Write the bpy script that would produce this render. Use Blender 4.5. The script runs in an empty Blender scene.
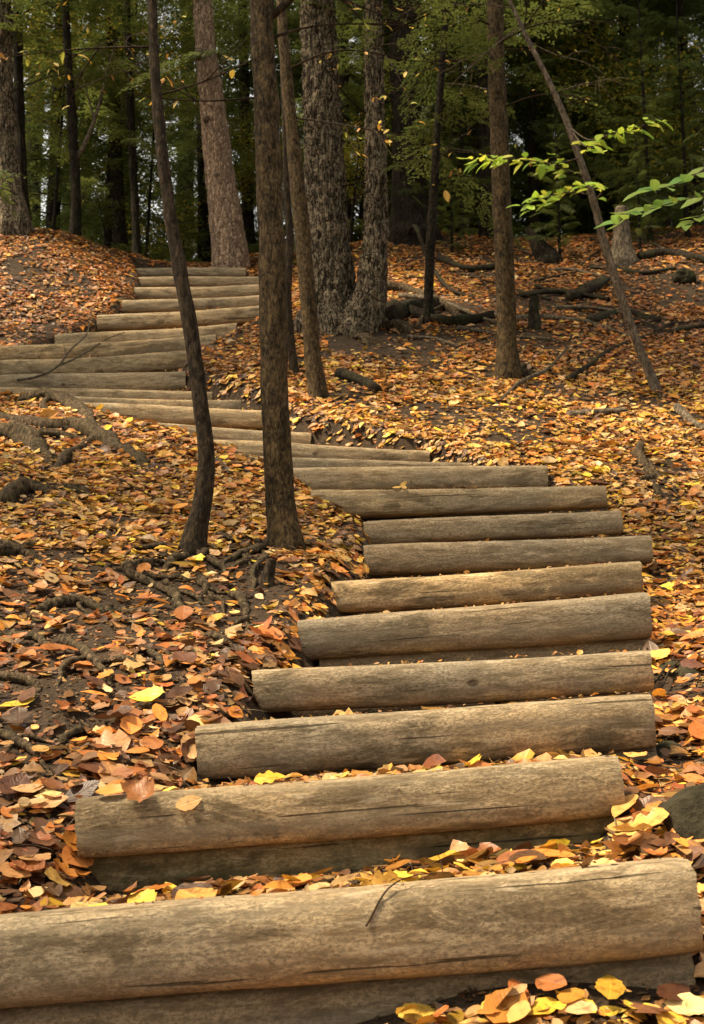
import bpy, math
import numpy as np
from mathutils import Matrix, Vector, Quaternion

# ------------------------------------------------------------------ camera
scene = bpy.context.scene
FPX, CX, CY = 1400.0, 352.0, 512.0          # focal length in pixels of the 704x1024 frame
HORIZON = 750.0
PITCH = math.atan((HORIZON - CY) / FPX)
CAMZ = 1.0
cam = bpy.data.cameras.new("camera")
cam.sensor_fit = 'VERTICAL'
cam.sensor_height = 24.0
cam.sensor_width = 24.0
cam.lens = FPX / 1024.0 * 24.0
cam.clip_start = 0.05
cam.clip_end = 600
cam.dof.use_dof = True
cam.dof.focus_distance = 5.0
cam.dof.aperture_fstop = 6.3
camo = bpy.data.objects.new("camera", cam)
scene.collection.objects.link(camo)
camo.location = (0, 0, CAMZ)
camo.rotation_euler = (math.pi / 2 + PITCH, 0, 0)
scene.camera = camo

# ------------------------------------------------------------------ world, sun, exposure
SUN_EL, SUN_AZ = math.radians(60), math.radians(-100)     # azimuth from +Y, clockwise: behind left of the camera
world = bpy.data.worlds.new("World")
scene.world = world
world.use_nodes = True
wn = world.node_tree
wn.nodes.clear()
sky = wn.nodes.new("ShaderNodeTexSky")
sky.sky_type = 'NISHITA'
sky.sun_disc = False
sky.sun_elevation = SUN_EL
sky.sun_rotation = SUN_AZ
sky.air_density = 1.7
sky.dust_density = 1.6
sky.ozone_density = 0.4
hs = wn.nodes.new("ShaderNodeHueSaturation")
hs.inputs['Saturation'].default_value = 0.2
bg = wn.nodes.new("ShaderNodeBackground")
bg.inputs['Strength'].default_value = 0.115
wo = wn.nodes.new("ShaderNodeOutputWorld")
wn.links.new(sky.outputs[0], hs.inputs['Color'])
tint = wn.nodes.new("ShaderNodeMix")                # warm white balance of the whole sky
tint.data_type = 'RGBA'
tint.blend_type = 'MULTIPLY'
tint.inputs[0].default_value = 1.0
tint.inputs[7].default_value = (1.0, 0.95, 0.86, 1)
wn.links.new(hs.outputs[0], tint.inputs[6])
wn.links.new(tint.outputs[2], bg.inputs['Color'])
wn.links.new(bg.outputs[0], wo.inputs['Surface'])

sun = bpy.data.lights.new("sun", 'SUN')
sun.energy = 4.6
sun.angle = math.radians(9)
sun.color = (1.0, 0.82, 0.56)
suno = bpy.data.objects.new("sun", sun)
scene.collection.objects.link(suno)
sdir = Vector((math.sin(SUN_AZ) * math.cos(SUN_EL), math.cos(SUN_AZ) * math.cos(SUN_EL), math.sin(SUN_EL)))
suno.rotation_euler = sdir.to_track_quat('Z', 'Y').to_euler()
suno.location = (-6, -8, 14)

scene.view_settings.view_transform = 'Standard'
scene.view_settings.look = 'None'
scene.view_settings.gamma = 1.0
scene.view_settings.exposure = 1.12
scene.render.engine = 'CYCLES'
scene.cycles.max_bounces = 6
scene.cycles.diffuse_bounces = 3
scene.cycles.transmission_bounces = 4
scene.cycles.use_denoising = True

C = scene.collection
rng = np.random.default_rng(7)


# ------------------------------------------------------------------ helpers
def P(px, py, y):
    """world point at forward distance y that shows at pixel px, py"""
    u = (px - CX) / FPX
    v = (CY - py) / FPX
    yy = math.cos(PITCH) - v * math.sin(PITCH)
    zz = math.sin(PITCH) + v * math.cos(PITCH)
    return np.array([u / yy * y, y, CAMZ + zz / yy * y])


def project(pts):
    p = np.asarray(pts, float)
    d = p - np.array([0, 0, CAMZ])
    f = d[:, 1] * math.cos(PITCH) + d[:, 2] * math.sin(PITCH)
    up = -d[:, 1] * math.sin(PITCH) + d[:, 2] * math.cos(PITCH)
    return CX + FPX * d[:, 0] / f, CY - FPX * up / f, f


def smooth(a, b, x):
    t = np.clip((x - a) / (b - a), 0, 1)
    return t * t * (3 - 2 * t)


_perm = np.random.default_rng(3).random(65536).astype(np.float64)


def vnoise(p, seed=0):
    """value noise in [-1, 1] of an N x 3 (or N x 2) array"""
    p = np.asarray(p, float)
    if p.shape[1] == 2:
        p = np.concatenate([p, np.zeros((len(p), 1))], 1)
    i = np.floor(p).astype(np.int64)
    f = p - i
    f = f * f * (3 - 2 * f)
    out = np.zeros(len(p))
    for dx in (0, 1):
        wx = f[:, 0] if dx else 1 - f[:, 0]
        for dy in (0, 1):
            wy = f[:, 1] if dy else 1 - f[:, 1]
            for dz in (0, 1):
                wz = f[:, 2] if dz else 1 - f[:, 2]
                h = ((i[:, 0] + dx) * 73856093) ^ ((i[:, 1] + dy) * 19349663) ^ ((i[:, 2] + dz) * 83492791) ^ (seed * 2654435)
                h = (h ^ (h >> 13)) * 1274126177
                h = (h ^ (h >> 16)) & 65535
                out += wx * wy * wz * _perm[h]
    return out * 2 - 1


def fbm(p, seed=0, octaves=3):
    p = np.asarray(p, float)
    s, a, tot = 0, 1.0, 0
    for k in range(octaves):
        s = s + a * vnoise(p * 2 ** k, seed + k * 17)
        tot += a
        a *= 0.5
    return s / tot


def mesh_from(name, V, F, uv=None, col=None, smooth_shade=True):
    """V n x 3; F list of int arrays (m x 3 or m x 4); uv n x 2 per vertex; col n x 3 per vertex"""
    if not isinstance(F, (list, tuple)):
        F = [F]
    F = [np.asarray(f, np.int32) for f in F if len(f)]
    me = bpy.data.meshes.new(name)
    V = np.asarray(V, np.float32)
    loops = np.concatenate([f.ravel() for f in F])
    tot = np.concatenate([np.full(len(f), f.shape[1], np.int32) for f in F])
    start = np.concatenate([[0], np.cumsum(tot)[:-1]]).astype(np.int32)
    me.vertices.add(len(V))
    me.vertices.foreach_set('co', V.ravel())
    me.loops.add(len(loops))
    me.loops.foreach_set('vertex_index', loops)
    me.polygons.add(len(tot))
    me.polygons.foreach_set('loop_start', start)
    me.polygons.foreach_set('use_smooth', np.full(len(tot), smooth_shade))
    if uv is not None:
        l = me.uv_layers.new(name='UVMap')
        l.data.foreach_set('uv', np.asarray(uv, np.float32)[loops].ravel())
    if col is not None:
        a = me.color_attributes.new('tint', 'FLOAT_COLOR', 'POINT')
        c = np.ones((len(V), 4), np.float32)
        c[:, :3] = col
        a.data.foreach_set('color', c.ravel())
    me.update(calc_edges=True)
    me.validate()
    return me


def add(name, me, mat, parent=None, **props):
    o = bpy.data.objects.new(name, me)
    C.objects.link(o)
    if mat is not None and len(me.materials) == 0:
        me.materials.append(mat)
    if parent is not None:
        o.parent = parent
        o.matrix_parent_inverse = Matrix.Identity(4)
    for k, v in props.items():
        o[k] = v
    return o


def empty(name, loc, **props):
    o = bpy.data.objects.new(name, None)
    C.objects.link(o)
    o.location = [float(a) for a in loc]
    o.empty_display_size = 0.1
    for k, v in props.items():
        o[k] = v
    return o


def catmull(pts, n):
    pts = np.asarray(pts, float)
    if len(pts) == 2:
        t = np.linspace(0, 1, n)[:, None]
        return pts[0] * (1 - t) + pts[1] * t
    e = np.concatenate([[2 * pts[0] - pts[1]], pts, [2 * pts[-1] - pts[-2]]])
    u = np.linspace(0, len(pts) - 1 - 1e-6, n)
    i = np.floor(u).astype(int)
    t = (u - i)[:, None]
    p0, p1, p2, p3 = e[i], e[i + 1], e[i + 2], e[i + 3]
    return 0.5 * (2 * p1 + (p2 - p0) * t + (2 * p0 - 5 * p1 + 4 * p2 - p3) * t ** 2 + (3 * p1 - p0 - 3 * p2 + p3) * t ** 3)


def frames(path):
    T = np.gradient(path, axis=0)
    T /= np.linalg.norm(T, axis=1)[:, None] + 1e-9
    ref = np.array([1.0, 0, 0]) if abs(T[0, 0]) < 0.8 else np.array([0, 0, 1.0])
    N = np.zeros_like(T)
    n = ref - T[0] * np.dot(ref, T[0])
    for k in range(len(T)):
        n = n - T[k] * np.dot(n, T[k])
        n /= np.linalg.norm(n) + 1e-9
        N[k] = n
    return T, N, np.cross(T, N)


def tube(path, rad, segs=8, lump=0.0, lump_scale=6.0, ridge=0.0, ridge_n=9, seed=0, cap=True, flute=None, lump_len=0.5, ridge_len=3.2):
    """swept tube; returns V, [quads, tris]"""
    path = np.asarray(path, float)
    n = len(path)
    rad = np.broadcast_to(np.asarray(rad, float), (n,))
    T, N, B = frames(path)
    a = np.linspace(0, 2 * np.pi, segs, endpoint=False)
    A, R = np.meshgrid(a, rad)
    L = np.concatenate([[0], np.cumsum(np.linalg.norm(np.diff(path, axis=0), axis=1))])
    if lump:
        q = np.stack([np.cos(A) * R * lump_scale, np.sin(A) * R * lump_scale, np.repeat(L[:, None], segs, 1) * lump_scale * lump_len], -1).reshape(-1, 3)
        R = R * (1 + lump * fbm(q, seed, 2).reshape(R.shape))
    if ridge:
        q = np.stack([np.cos(A) * ridge_n / 2, np.sin(A) * ridge_n / 2, np.repeat(L[:, None], segs, 1) * ridge_len], -1).reshape(-1, 3)
        q[:, :2] += 0.35 * np.stack([vnoise(q * 0.6, seed + 5), vnoise(q * 0.6, seed + 6)], 1)
        w = np.abs(vnoise(q, seed + 1)) ** 0.7
        q2 = q * np.array([1.7, 1.7, 3.0])
        R = R + ridge * ((w + 0.35 * np.abs(vnoise(q2, seed + 2))).reshape(R.shape) - 0.5)
    if flute is not None:
        R = R * (1 + flute(A, L[:, None]))
    V = path[:, None, :] + (np.cos(A) * R)[..., None] * N[:, None, :] + (np.sin(A) * R)[..., None] * B[:, None, :]
    V = V.reshape(-1, 3)
    i = np.arange(n - 1)[:, None] * segs
    j = np.arange(segs)[None]
    k = (j + 1) % segs
    Q = np.stack([i + j, i + k, i + k + segs, i + j + segs], -1).reshape(-1, 4)
    Tt = np.zeros((0, 3), int)
    if cap:
        c0, c1 = len(V), len(V) + 1
        V = np.concatenate([V, [path[0] - T[0] * rad[0] * 0.3], [path[-1] + T[-1] * rad[-1] * 0.3]])
        jj = np.arange(segs)
        kk = (jj + 1) % segs
        b = (n - 1) * segs
        Tt = np.concatenate([np.stack([np.full(segs, c0), kk, jj], -1), np.stack([np.full(segs, c1), b + jj, b + kk], -1)])
    return V, [Q, Tt]


class MB:
    """collects pieces of one part"""
    def __init__(self):
        self.V, self.Q, self.T, self.n = [], [], [], 0

    def add(self, V, F):
        for f in F:
            f = np.asarray(f)
            if len(f):
                (self.Q if f.shape[1] == 4 else self.T).append(f + self.n)
        self.V.append(V)
        self.n += len(V)

    def mesh(self, name, origin=(0, 0, 0)):
        F = []
        if self.Q:
            F.append(np.concatenate(self.Q))
        if self.T:
            F.append(np.concatenate(self.T))
        return mesh_from(name, np.concatenate(self.V) - np.asarray(origin), F)


# ------------------------------------------------------------------ materials
def new_mat(name):
    m = bpy.data.materials.new(name)
    m.use_nodes = True
    nt = m.node_tree
    nt.nodes.clear()
    out = nt.nodes.new("ShaderNodeOutputMaterial")
    b = nt.nodes.new("ShaderNodeBsdfPrincipled")
    b.inputs['Specular IOR Level'].default_value = 0.3
    nt.links.new(b.outputs[0], out.inputs[0])
    return m, nt, b, out


def N(nt, typ, **kw):
    n = nt.nodes.new(typ)
    for k, v in kw.items():
        if k.startswith('i_'):
            n.inputs[k[2:].replace('_', ' ')].default_value = v
        else:
            setattr(n, k, v)
    return n


def ramp(nt, fac, stops, interp='LINEAR'):
    r = nt.nodes.new("ShaderNodeValToRGB")
    r.color_ramp.interpolation = interp
    e = r.color_ramp.elements
    while len(e) < len(stops):
        e.new(0.5)
    for el, (p, c) in zip(e, stops):
        el.position = p
        el.color = (*c, 1) if len(c) == 3 else c
    nt.links.new(fac, r.inputs[0])
    return r.outputs[0]


def mixc(nt, fac, a, b, mode='MIX'):
    m = nt.nodes.new("ShaderNodeMix")
    m.data_type = 'RGBA'
    m.blend_type = mode
    for sock, val in ((m.inputs[0], fac), (m.inputs[6], a), (m.inputs[7], b)):
        if hasattr(val, 'links'):
            nt.links.new(val, sock)
        else:
            sock.default_value = val if not isinstance(val, tuple) else (*val, 1)[:4]
    return m.outputs[2]


def mathn(nt, op, a, b=0.0):
    m = nt.nodes.new("ShaderNodeMath")
    m.operation = op
    for s, v in ((m.inputs[0], a), (m.inputs[1], b)):
        if hasattr(v, 'links'):
            nt.links.new(v, s)
        else:
            s.default_value = v
    return m.outputs[0]


def coords(nt, scale=(1, 1, 1), rand=True):
    tc = nt.nodes.new("ShaderNodeTexCoord")
    mp = nt.nodes.new("ShaderNodeMapping")
    mp.inputs['Scale'].default_value = scale
    nt.links.new(tc.outputs['Object'], mp.inputs['Vector'])
    if rand:
        oi = nt.nodes.new("ShaderNodeObjectInfo")
        mu = nt.nodes.new("ShaderNodeVectorMath")
        mu.operation = 'SCALE'
        mu.inputs[0].default_value = (31, 17, 23)
        nt.links.new(oi.outputs['Random'], mu.inputs['Scale'])
        nt.links.new(mu.outputs[0], mp.inputs['Location'])
    return mp.outputs[0]


def noise(nt, vec, scale, detail=4, rough=0.55, dist=0.0):
    n = N(nt, "ShaderNodeTexNoise")
    n.inputs['Scale'].default_value = scale
    n.inputs['Detail'].default_value = detail
    n.inputs['Roughness'].default_value = rough
    n.inputs['Distortion'].default_value = dist
    nt.links.new(vec, n.inputs['Vector'])
    return n.outputs[0]


def bump(nt, b, h, strength, dist=0.01):
    bp = nt.nodes.new("ShaderNodeBump")
    bp.inputs['Strength'].default_value = strength
    bp.inputs['Distance'].default_value = dist
    nt.links.new(h, bp.inputs['Height'])
    nt.links.new(bp.outputs[0], b.inputs['Normal'])


def mat_wood(name, base_lo, base_hi, stain, green=0.0):
    m, nt, b, out = new_mat(name)
    v = coords(nt)
    oi = N(nt, "ShaderNodeObjectInfo")
    rnd = mathn(nt, 'FRACT', mathn(nt, 'MULTIPLY', oi.outputs['Random'], 7.31))
    grain = noise(nt, coords(nt, (9, 42, 42)), 1.0, 6, 0.7, 0.2)
    fine = noise(nt, coords(nt, (80, 130, 130)), 1.0, 6, 0.8)
    c = ramp(nt, grain, [(0.36, base_lo), (0.58, base_hi)])
    c = mixc(nt, ramp(nt, fine, [(0.44, (0, 0, 0)), (0.58, (0.85, 0.85, 0.85))]), c, tuple(x * 0.36 for x in base_hi))
    big = noise(nt, coords(nt, (1.2, 2.4, 2.4)), 1.0, 4, 0.6)
    hue = ramp(nt, big, [(0.36, (1.14, 1.04, 0.9)), (0.64, (0.78, 0.79, 0.8))])
    c = mixc(nt, 1.0, c, hue, 'MULTIPLY')
    # each log has weathered to its own tone
    tone = ramp(nt, rnd, [(0.0, (0.82, 0.82, 0.84)), (0.5, (1.0, 1.0, 1.0)), (1.0, (1.12, 1.06, 0.95))])
    c = mixc(nt, 1.0, c, tone, 'MULTIPLY')
    # ragged damp stains
    patches = noise(nt, coords(nt, (2.4, 8, 8)), 1.0, 12, 0.72, 0.7)
    sh = mathn(nt, 'ADD', patches, mathn(nt, 'MULTIPLY', mathn(nt, 'SUBTRACT', rnd, 0.5), 0.1))
    st = ramp(nt, sh, [(0.545, (0, 0, 0)), (0.585, (1, 1, 1))])
    st = mathn(nt, 'MULTIPLY', st, mathn(nt, 'ADD', 0.3, mathn(nt, 'MULTIPLY', fine, 0.6)))
    c = mixc(nt, st, c, stain)
    # long grey weather streaks
    ws = ramp(nt, noise(nt, coords(nt, (1.1, 20, 20)), 1.0, 6, 0.7, 0.3), [(0.5, (0, 0, 0)), (0.62, (1, 1, 1))])
    c = mixc(nt, mathn(nt, 'MULTIPLY', ws, 0.5), c, tuple(x * 0.45 for x in base_hi))
    # bare pale flecks along the grain
    pale = ramp(nt, noise(nt, coords(nt, (5, 30, 30)), 1.0, 6, 0.65, 0.4), [(0.6, (0, 0, 0)), (0.68, (1, 1, 1))])
    c = mixc(nt, mathn(nt, 'MULTIPLY', pale, 0.5), c, (0.54, 0.45, 0.31))
    if green:
        gr = ramp(nt, noise(nt, v, 6.0, 8, 0.7), [(0.44, (0, 0, 0)), (0.58, (1, 1, 1))])
        c = mixc(nt, mathn(nt, 'MULTIPLY', gr, green), c, (0.07, 0.058, 0.02))
    # drying cracks: short and thin, along the log
    cn = noise(nt, coords(nt, (1.5, 60, 60)), 1.0, 3, 0.5, 0.2)
    crk = ramp(nt, cn, [(0.29, (1, 1, 1)), (0.32, (0, 0, 0))])
    c = mixc(nt, mathn(nt, 'MULTIPLY', crk, 0.75), c, (0.03, 0.021, 0.012))
    # a knot here and there
    vor = N(nt, "ShaderNodeTexVoronoi", feature='F1')
    vor.inputs['Scale'].default_value = 2.1
    nt.links.new(coords(nt, (1, 1.6, 1.6)), vor.inputs['Vector'])
    kn = ramp(nt, vor.outputs['Distance'], [(0.03, (1, 1, 1)), (0.055, (0, 0, 0))])
    c = mixc(nt, mathn(nt, 'MULTIPLY', kn, 0.7), c, (0.045, 0.03, 0.018))
    nt.links.new(c, b.inputs['Base Color'])
    b.inputs['Roughness'].default_value = 0.88
    b.inputs['Specular IOR Level'].default_value = 0.15
    h = mathn(nt, 'ADD', mathn(nt, 'MULTIPLY', grain, 0.5), mathn(nt, 'MULTIPLY', fine, 0.4))
    h = mathn(nt, 'SUBTRACT', h, mathn(nt, 'MULTIPLY', crk, 0.9))
    h = mathn(nt, 'SUBTRACT', h, mathn(nt, 'MULTIPLY', kn, 0.5))
    bump(nt, b, h, 0.85, 0.014)
    return m


def mat_endgrain():
    m, nt, b, out = new_mat("log_end_grain")
    v = coords(nt, (0.001, 1, 1), False)
    w = N(nt, "ShaderNodeTexWave", wave_type='RINGS', rings_direction='X')
    w.inputs['Scale'].default_value = 34
    w.inputs['Distortion'].default_value = 3
    nt.links.new(v, w.inputs['Vector'])
    c = ramp(nt, w.outputs[0], [(0.0, (0.07, 0.05, 0.03)), (1.0, (0.2, 0.15, 0.09))])
    c = mixc(nt, noise(nt, v, 20), c, (0.06, 0.045, 0.03))
    nt.links.new(c, b.inputs['Base Color'])
    b.inputs['Roughness'].default_value = 0.9
    bump(nt, b, w.outputs[0], 0.4, 0.004)
    return m


def mat_bark(name, lo, hi, kind='scaly', green=0.0, bstr=0.8, scale=1.0):
    m, nt, b, out = new_mat(name)
    v = coords(nt)
    if kind == 'scaly':
        n1 = noise(nt, coords(nt, (55 * scale, 55 * scale, 26 * scale)), 1.0, 6, 0.75, 0.4)
        n2 = noise(nt, coords(nt, (14 * scale, 14 * scale, 9 * scale)), 1.0, 3, 0.6)
        h = mathn(nt, 'ADD', mathn(nt, 'MULTIPLY', n1, 0.75), mathn(nt, 'MULTIPLY', n2, 0.32))
    elif kind == 'plated':
        n1 = noise(nt, coords(nt, (21 * scale, 21 * scale, 4.6 * scale)), 1.0, 4, 0.6, 0.9)
        fis = ramp(nt, mathn(nt, 'ABSOLUTE', mathn(nt, 'SUBTRACT', n1, 0.5)), [(0.0, (0, 0, 0)), (0.055, (1, 1, 1))])
        n3 = noise(nt, coords(nt, (12 * scale, 12 * scale, 16 * scale)), 1.0, 4, 0.6, 0.5)
        fi2 = ramp(nt, mathn(nt, 'ABSOLUTE', mathn(nt, 'SUBTRACT', n3, 0.5)), [(0.0, (0.2, 0.2, 0.2)), (0.025, (1, 1, 1))])
        n2 = noise(nt, coords(nt, (70, 70, 34)), 1.0, 5, 0.7)
        h = mathn(nt, 'ADD', mathn(nt, 'MULTIPLY', mathn(nt, 'MULTIPLY', fis, fi2), 0.42), mathn(nt, 'MULTIPLY', n2, 0.5))
    else:
        g = coords(nt, (40 * scale, 40 * scale, 16 * scale))
        h = noise(nt, g, 1.0, 5, 0.65, 0.2)
    c = ramp(nt, h, [(0.46, lo), (0.63, hi)] if kind == 'scaly' else [(0.42, lo), (0.68, hi)])
    blotch = ramp(nt, noise(nt, coords(nt, (1, 1, 0.3)), 95.0, 5, 0.75), [(0.38, (0.4, 0.39, 0.38)), (0.62, (1.3, 1.25, 1.15))])
    c = mixc(nt, 1.0, c, blotch, 'MULTIPLY')
    lich = ramp(nt, noise(nt, coords(nt, (1, 1, 0.6)), 24.0, 4, 0.6), [(0.62, (0, 0, 0)), (0.7, (1, 1, 1))])
    c = mixc(nt, mathn(nt, 'MULTIPLY', lich, 0.4), c, tuple(min(1, x * 1.7 + 0.01) for x in hi))
    if green:
        gr = ramp(nt, noise(nt, v, 6.0, 4, 0.6), [(0.45, (0, 0, 0)), (0.65, (1, 1, 1))])
        c = mixc(nt, mathn(nt, 'MULTIPLY', gr, green), c, (0.06, 0.075, 0.025))
    nt.links.new(c, b.inputs['Base Color'])
    b.inputs['Roughness'].default_value = 0.9
    b.inputs['Specular IOR Level'].default_value = 0.15
    bump(nt, b, h, bstr, 0.02)
    return m


def mat_leaf(name, use_attr, gloss=0.42, transl=0.2, spots=True):
    m, nt, b, out = new_mat(name)
    if use_attr:
        at = N(nt, "ShaderNodeAttribute", attribute_name='tint')
        col = at.outputs['Color']
    else:
        oi = N(nt, "ShaderNodeObjectInfo")
        col = oi.outputs['Color']
    uv = N(nt, "ShaderNodeUVMap")
    sep = N(nt, "ShaderNodeSeparateXYZ")
    nt.links.new(uv.outputs[0], sep.inputs[0])
    du = mathn(nt, 'ABSOLUTE', mathn(nt, 'SUBTRACT', sep.outputs['Y'], 0.5))
    mid = ramp(nt, du, [(0.0, (1, 1, 1)), (0.05, (0, 0, 0))])
    # side veins: lines slanting forward from the midrib
    ph = mathn(nt, 'SUBTRACT', mathn(nt, 'MULTIPLY', sep.outputs['X'], 9.0), mathn(nt, 'MULTIPLY', du, 7.0))
    fr = mathn(nt, 'ABSOLUTE', mathn(nt, 'SUBTRACT', mathn(nt, 'FRACT', ph), 0.5))
    vein = ramp(nt, fr, [(0.0, (1, 1, 1)), (0.12, (0, 0, 0))])
    lines = mathn(nt, 'MAXIMUM', mid, mathn(nt, 'MULTIPLY', vein, 0.6))
    tc = N(nt, "ShaderNodeTexCoord")
    geo = N(nt, "ShaderNodeNewGeometry")
    sp = noise(nt, geo.outputs['Position'], 38.0, 4, 0.65)
    c = mixc(nt, mathn(nt, 'MULTIPLY', lines, 0.4), col, mixc(nt, 1.0, col, (1.55, 1.5, 1.4), 'MULTIPLY'))
    if spots:
        dark = ramp(nt, sp, [(0.5, (0, 0, 0)), (0.68, (1, 1, 1))])
        br = mixc(nt, 1.0, col, (0.36, 0.25, 0.2), 'MULTIPLY')
        c = mixc(nt, mathn(nt, 'MULTIPLY', dark, 0.75), c, br)
    nt.links.new(c, b.inputs['Base Color'])
    b.inputs['Roughness'].default_value = gloss
    b.inputs['Specular IOR Level'].default_value = 0.35
    h = mathn(nt, 'ADD', mathn(nt, 'MULTIPLY', lines, 0.6), sp)
    bump(nt, b, h, 0.4, 0.003)
    tr = N(nt, "ShaderNodeBsdfTranslucent")
    nt.links.new(c, tr.inputs['Color'])
    mx = N(nt, "ShaderNodeMixShader")
    mx.inputs[0].default_value = transl
    nt.links.new(b.outputs[0], mx.inputs[1])
    nt.links.new(tr.outputs[0], mx.inputs[2])
    nt.links.new(mx.outputs[0], out.inputs[0])
    return m


def mat_needles(name, lo, hi):
    m, nt, b, out = new_mat(name)
    geo = N(nt, "ShaderNodeNewGeometry")
    n1 = noise(nt, geo.outputs['Position'], 1.1, 3, 0.6)
    n2 = noise(nt, geo.outputs['Position'], 9.0, 3, 0.6)
    f = mathn(nt, 'ADD', mathn(nt, 'MULTIPLY', n1, 0.6), mathn(nt, 'MULTIPLY', n2, 0.4))
    c = ramp(nt, f, [(0.35, lo), (0.66, hi)])
    nt.links.new(c, b.inputs['Base Color'])
    b.inputs['Roughness'].default_value = 0.6
    tr = N(nt, "ShaderNodeBsdfTranslucent")
    nt.links.new(c, tr.inputs['Color'])
    mx = N(nt, "ShaderNodeMixShader")
    mx.inputs[0].default_value = 0.42
    nt.links.new(b.outputs[0], mx.inputs[1])
    nt.links.new(tr.outputs[0], mx.inputs[2])
    nt.links.new(mx.outputs[0], out.inputs[0])
    return m


def mat_soil():
    m, nt, b, out = new_mat("forest_soil")
    v = coords(nt, (1, 1, 1), False)
    n1 = noise(nt, v, 2.0, 5, 0.6)
    n2 = noise(nt, v, 26.0, 5, 0.7)
    c = ramp(nt, n2, [(0.3, (0.014, 0.009, 0.005)), (0.72, (0.085, 0.052, 0.026))])
    c = mixc(nt, ramp(nt, n1, [(0.4, (0, 0, 0)), (0.65, (1, 1, 1))]), c, mixc(nt, 0.5, c, (0.07, 0.044, 0.024)))
    nt.links.new(c, b.inputs['Base Color'])
    b.inputs['Roughness'].default_value = 0.95
    bump(nt, b, mathn(nt, 'ADD', n2, mathn(nt, 'MULTIPLY', noise(nt, v, 110, 3), 0.5)), 1.0, 0.03)
    return m


def mat_rock(name, lo, hi, moss=0.4):
    m, nt, b, out = new_mat(name)
    v = coords(nt)
    n = noise(nt, v, 14, 6, 0.65)
    c = ramp(nt, n, [(0.3, lo), (0.7, hi)])
    ms = ramp(nt, noise(nt, v, 5, 4, 0.6), [(0.45, (0, 0, 0)), (0.62, (1, 1, 1))])
    c = mixc(nt, mathn(nt, 'MULTIPLY', ms, moss), c, (0.035, 0.042, 0.018))
    nt.links.new(c, b.inputs['Base Color'])
    b.inputs['Roughness'].default_value = 0.95
    b.inputs['Specular IOR Level'].default_value = 0.08
    bump(nt, b, n, 1.0, 0.03)
    return m


M_LOG = [mat_wood("weathered_timber", (0.22, 0.160, 0.092), (0.56, 0.450, 0.295), (0.085, 0.060, 0.032)),
         mat_wood("weathered_timber_grey", (0.18, 0.136, 0.083), (0.47, 0.380, 0.255), (0.07, 0.053, 0.03)),
         mat_wood("weathered_timber_mossy", (0.16, 0.122, 0.066), (0.42, 0.335, 0.195), (0.06, 0.046, 0.022), 0.6)]
M_END = mat_endgrain()
M_SOIL = mat_soil()
M_BARK = {
    'thin': mat_bark("bark_dark_thin", (0.022, 0.016, 0.01), (0.085, 0.06, 0.036), 'fine'),
    'brown': mat_bark("bark_brown_scaly", (0.022, 0.015, 0.007), (0.128, 0.088, 0.043), 'scaly'),
    'plated': mat_bark("bark_grey_plated", (0.028, 0.020, 0.013), (0.27, 0.215, 0.15), 'plated', 0.15, 1.0),
    'pale': mat_bark("bark_pale_pine", (0.2, 0.135, 0.095), (0.5, 0.36, 0.26), 'plated', 0.0, 1.0, 1.3),
    'dark': mat_bark("bark_dark_conifer", (0.008, 0.006, 0.004), (0.04, 0.029, 0.018), 'plated', 0.1, 1.0),
    'grey': mat_bark("bark_grey_smooth", (0.09, 0.07, 0.05), (0.24, 0.19, 0.145), 'fine'),
    'root': mat_bark("bark_root", (0.034, 0.024, 0.014), (0.17, 0.122, 0.072), 'fine', 0.1, 0.9, 1.2),
    'dead': mat_bark("dead_wood_grey", (0.07, 0.055, 0.04), (0.27, 0.22, 0.16), 'fine', 0.1, 0.8),
    'rotten': mat_bark("dead_wood_dark", (0.012, 0.009, 0.006), (0.06, 0.044, 0.028), 'fine', 0.25, 0.8),
}
M_LITTER = mat_leaf("fallen_leaves", True)
M_LEAF = mat_leaf("fallen_leaf", False)
M_GREENLEAF = mat_leaf("living_leaf", False, 0.42, 0.45, False)
M_CROWNLEAF = mat_leaf("crown_leaves", True, 0.5, 0.4, False)
M_NEEDLE = mat_needles("hemlock_needles", (0.05, 0.07, 0.017), (0.19, 0.23, 0.055))
M_ROCK = mat_rock("mossy_rock", (0.012, 0.010, 0.006), (0.06, 0.052, 0.032))

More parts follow.
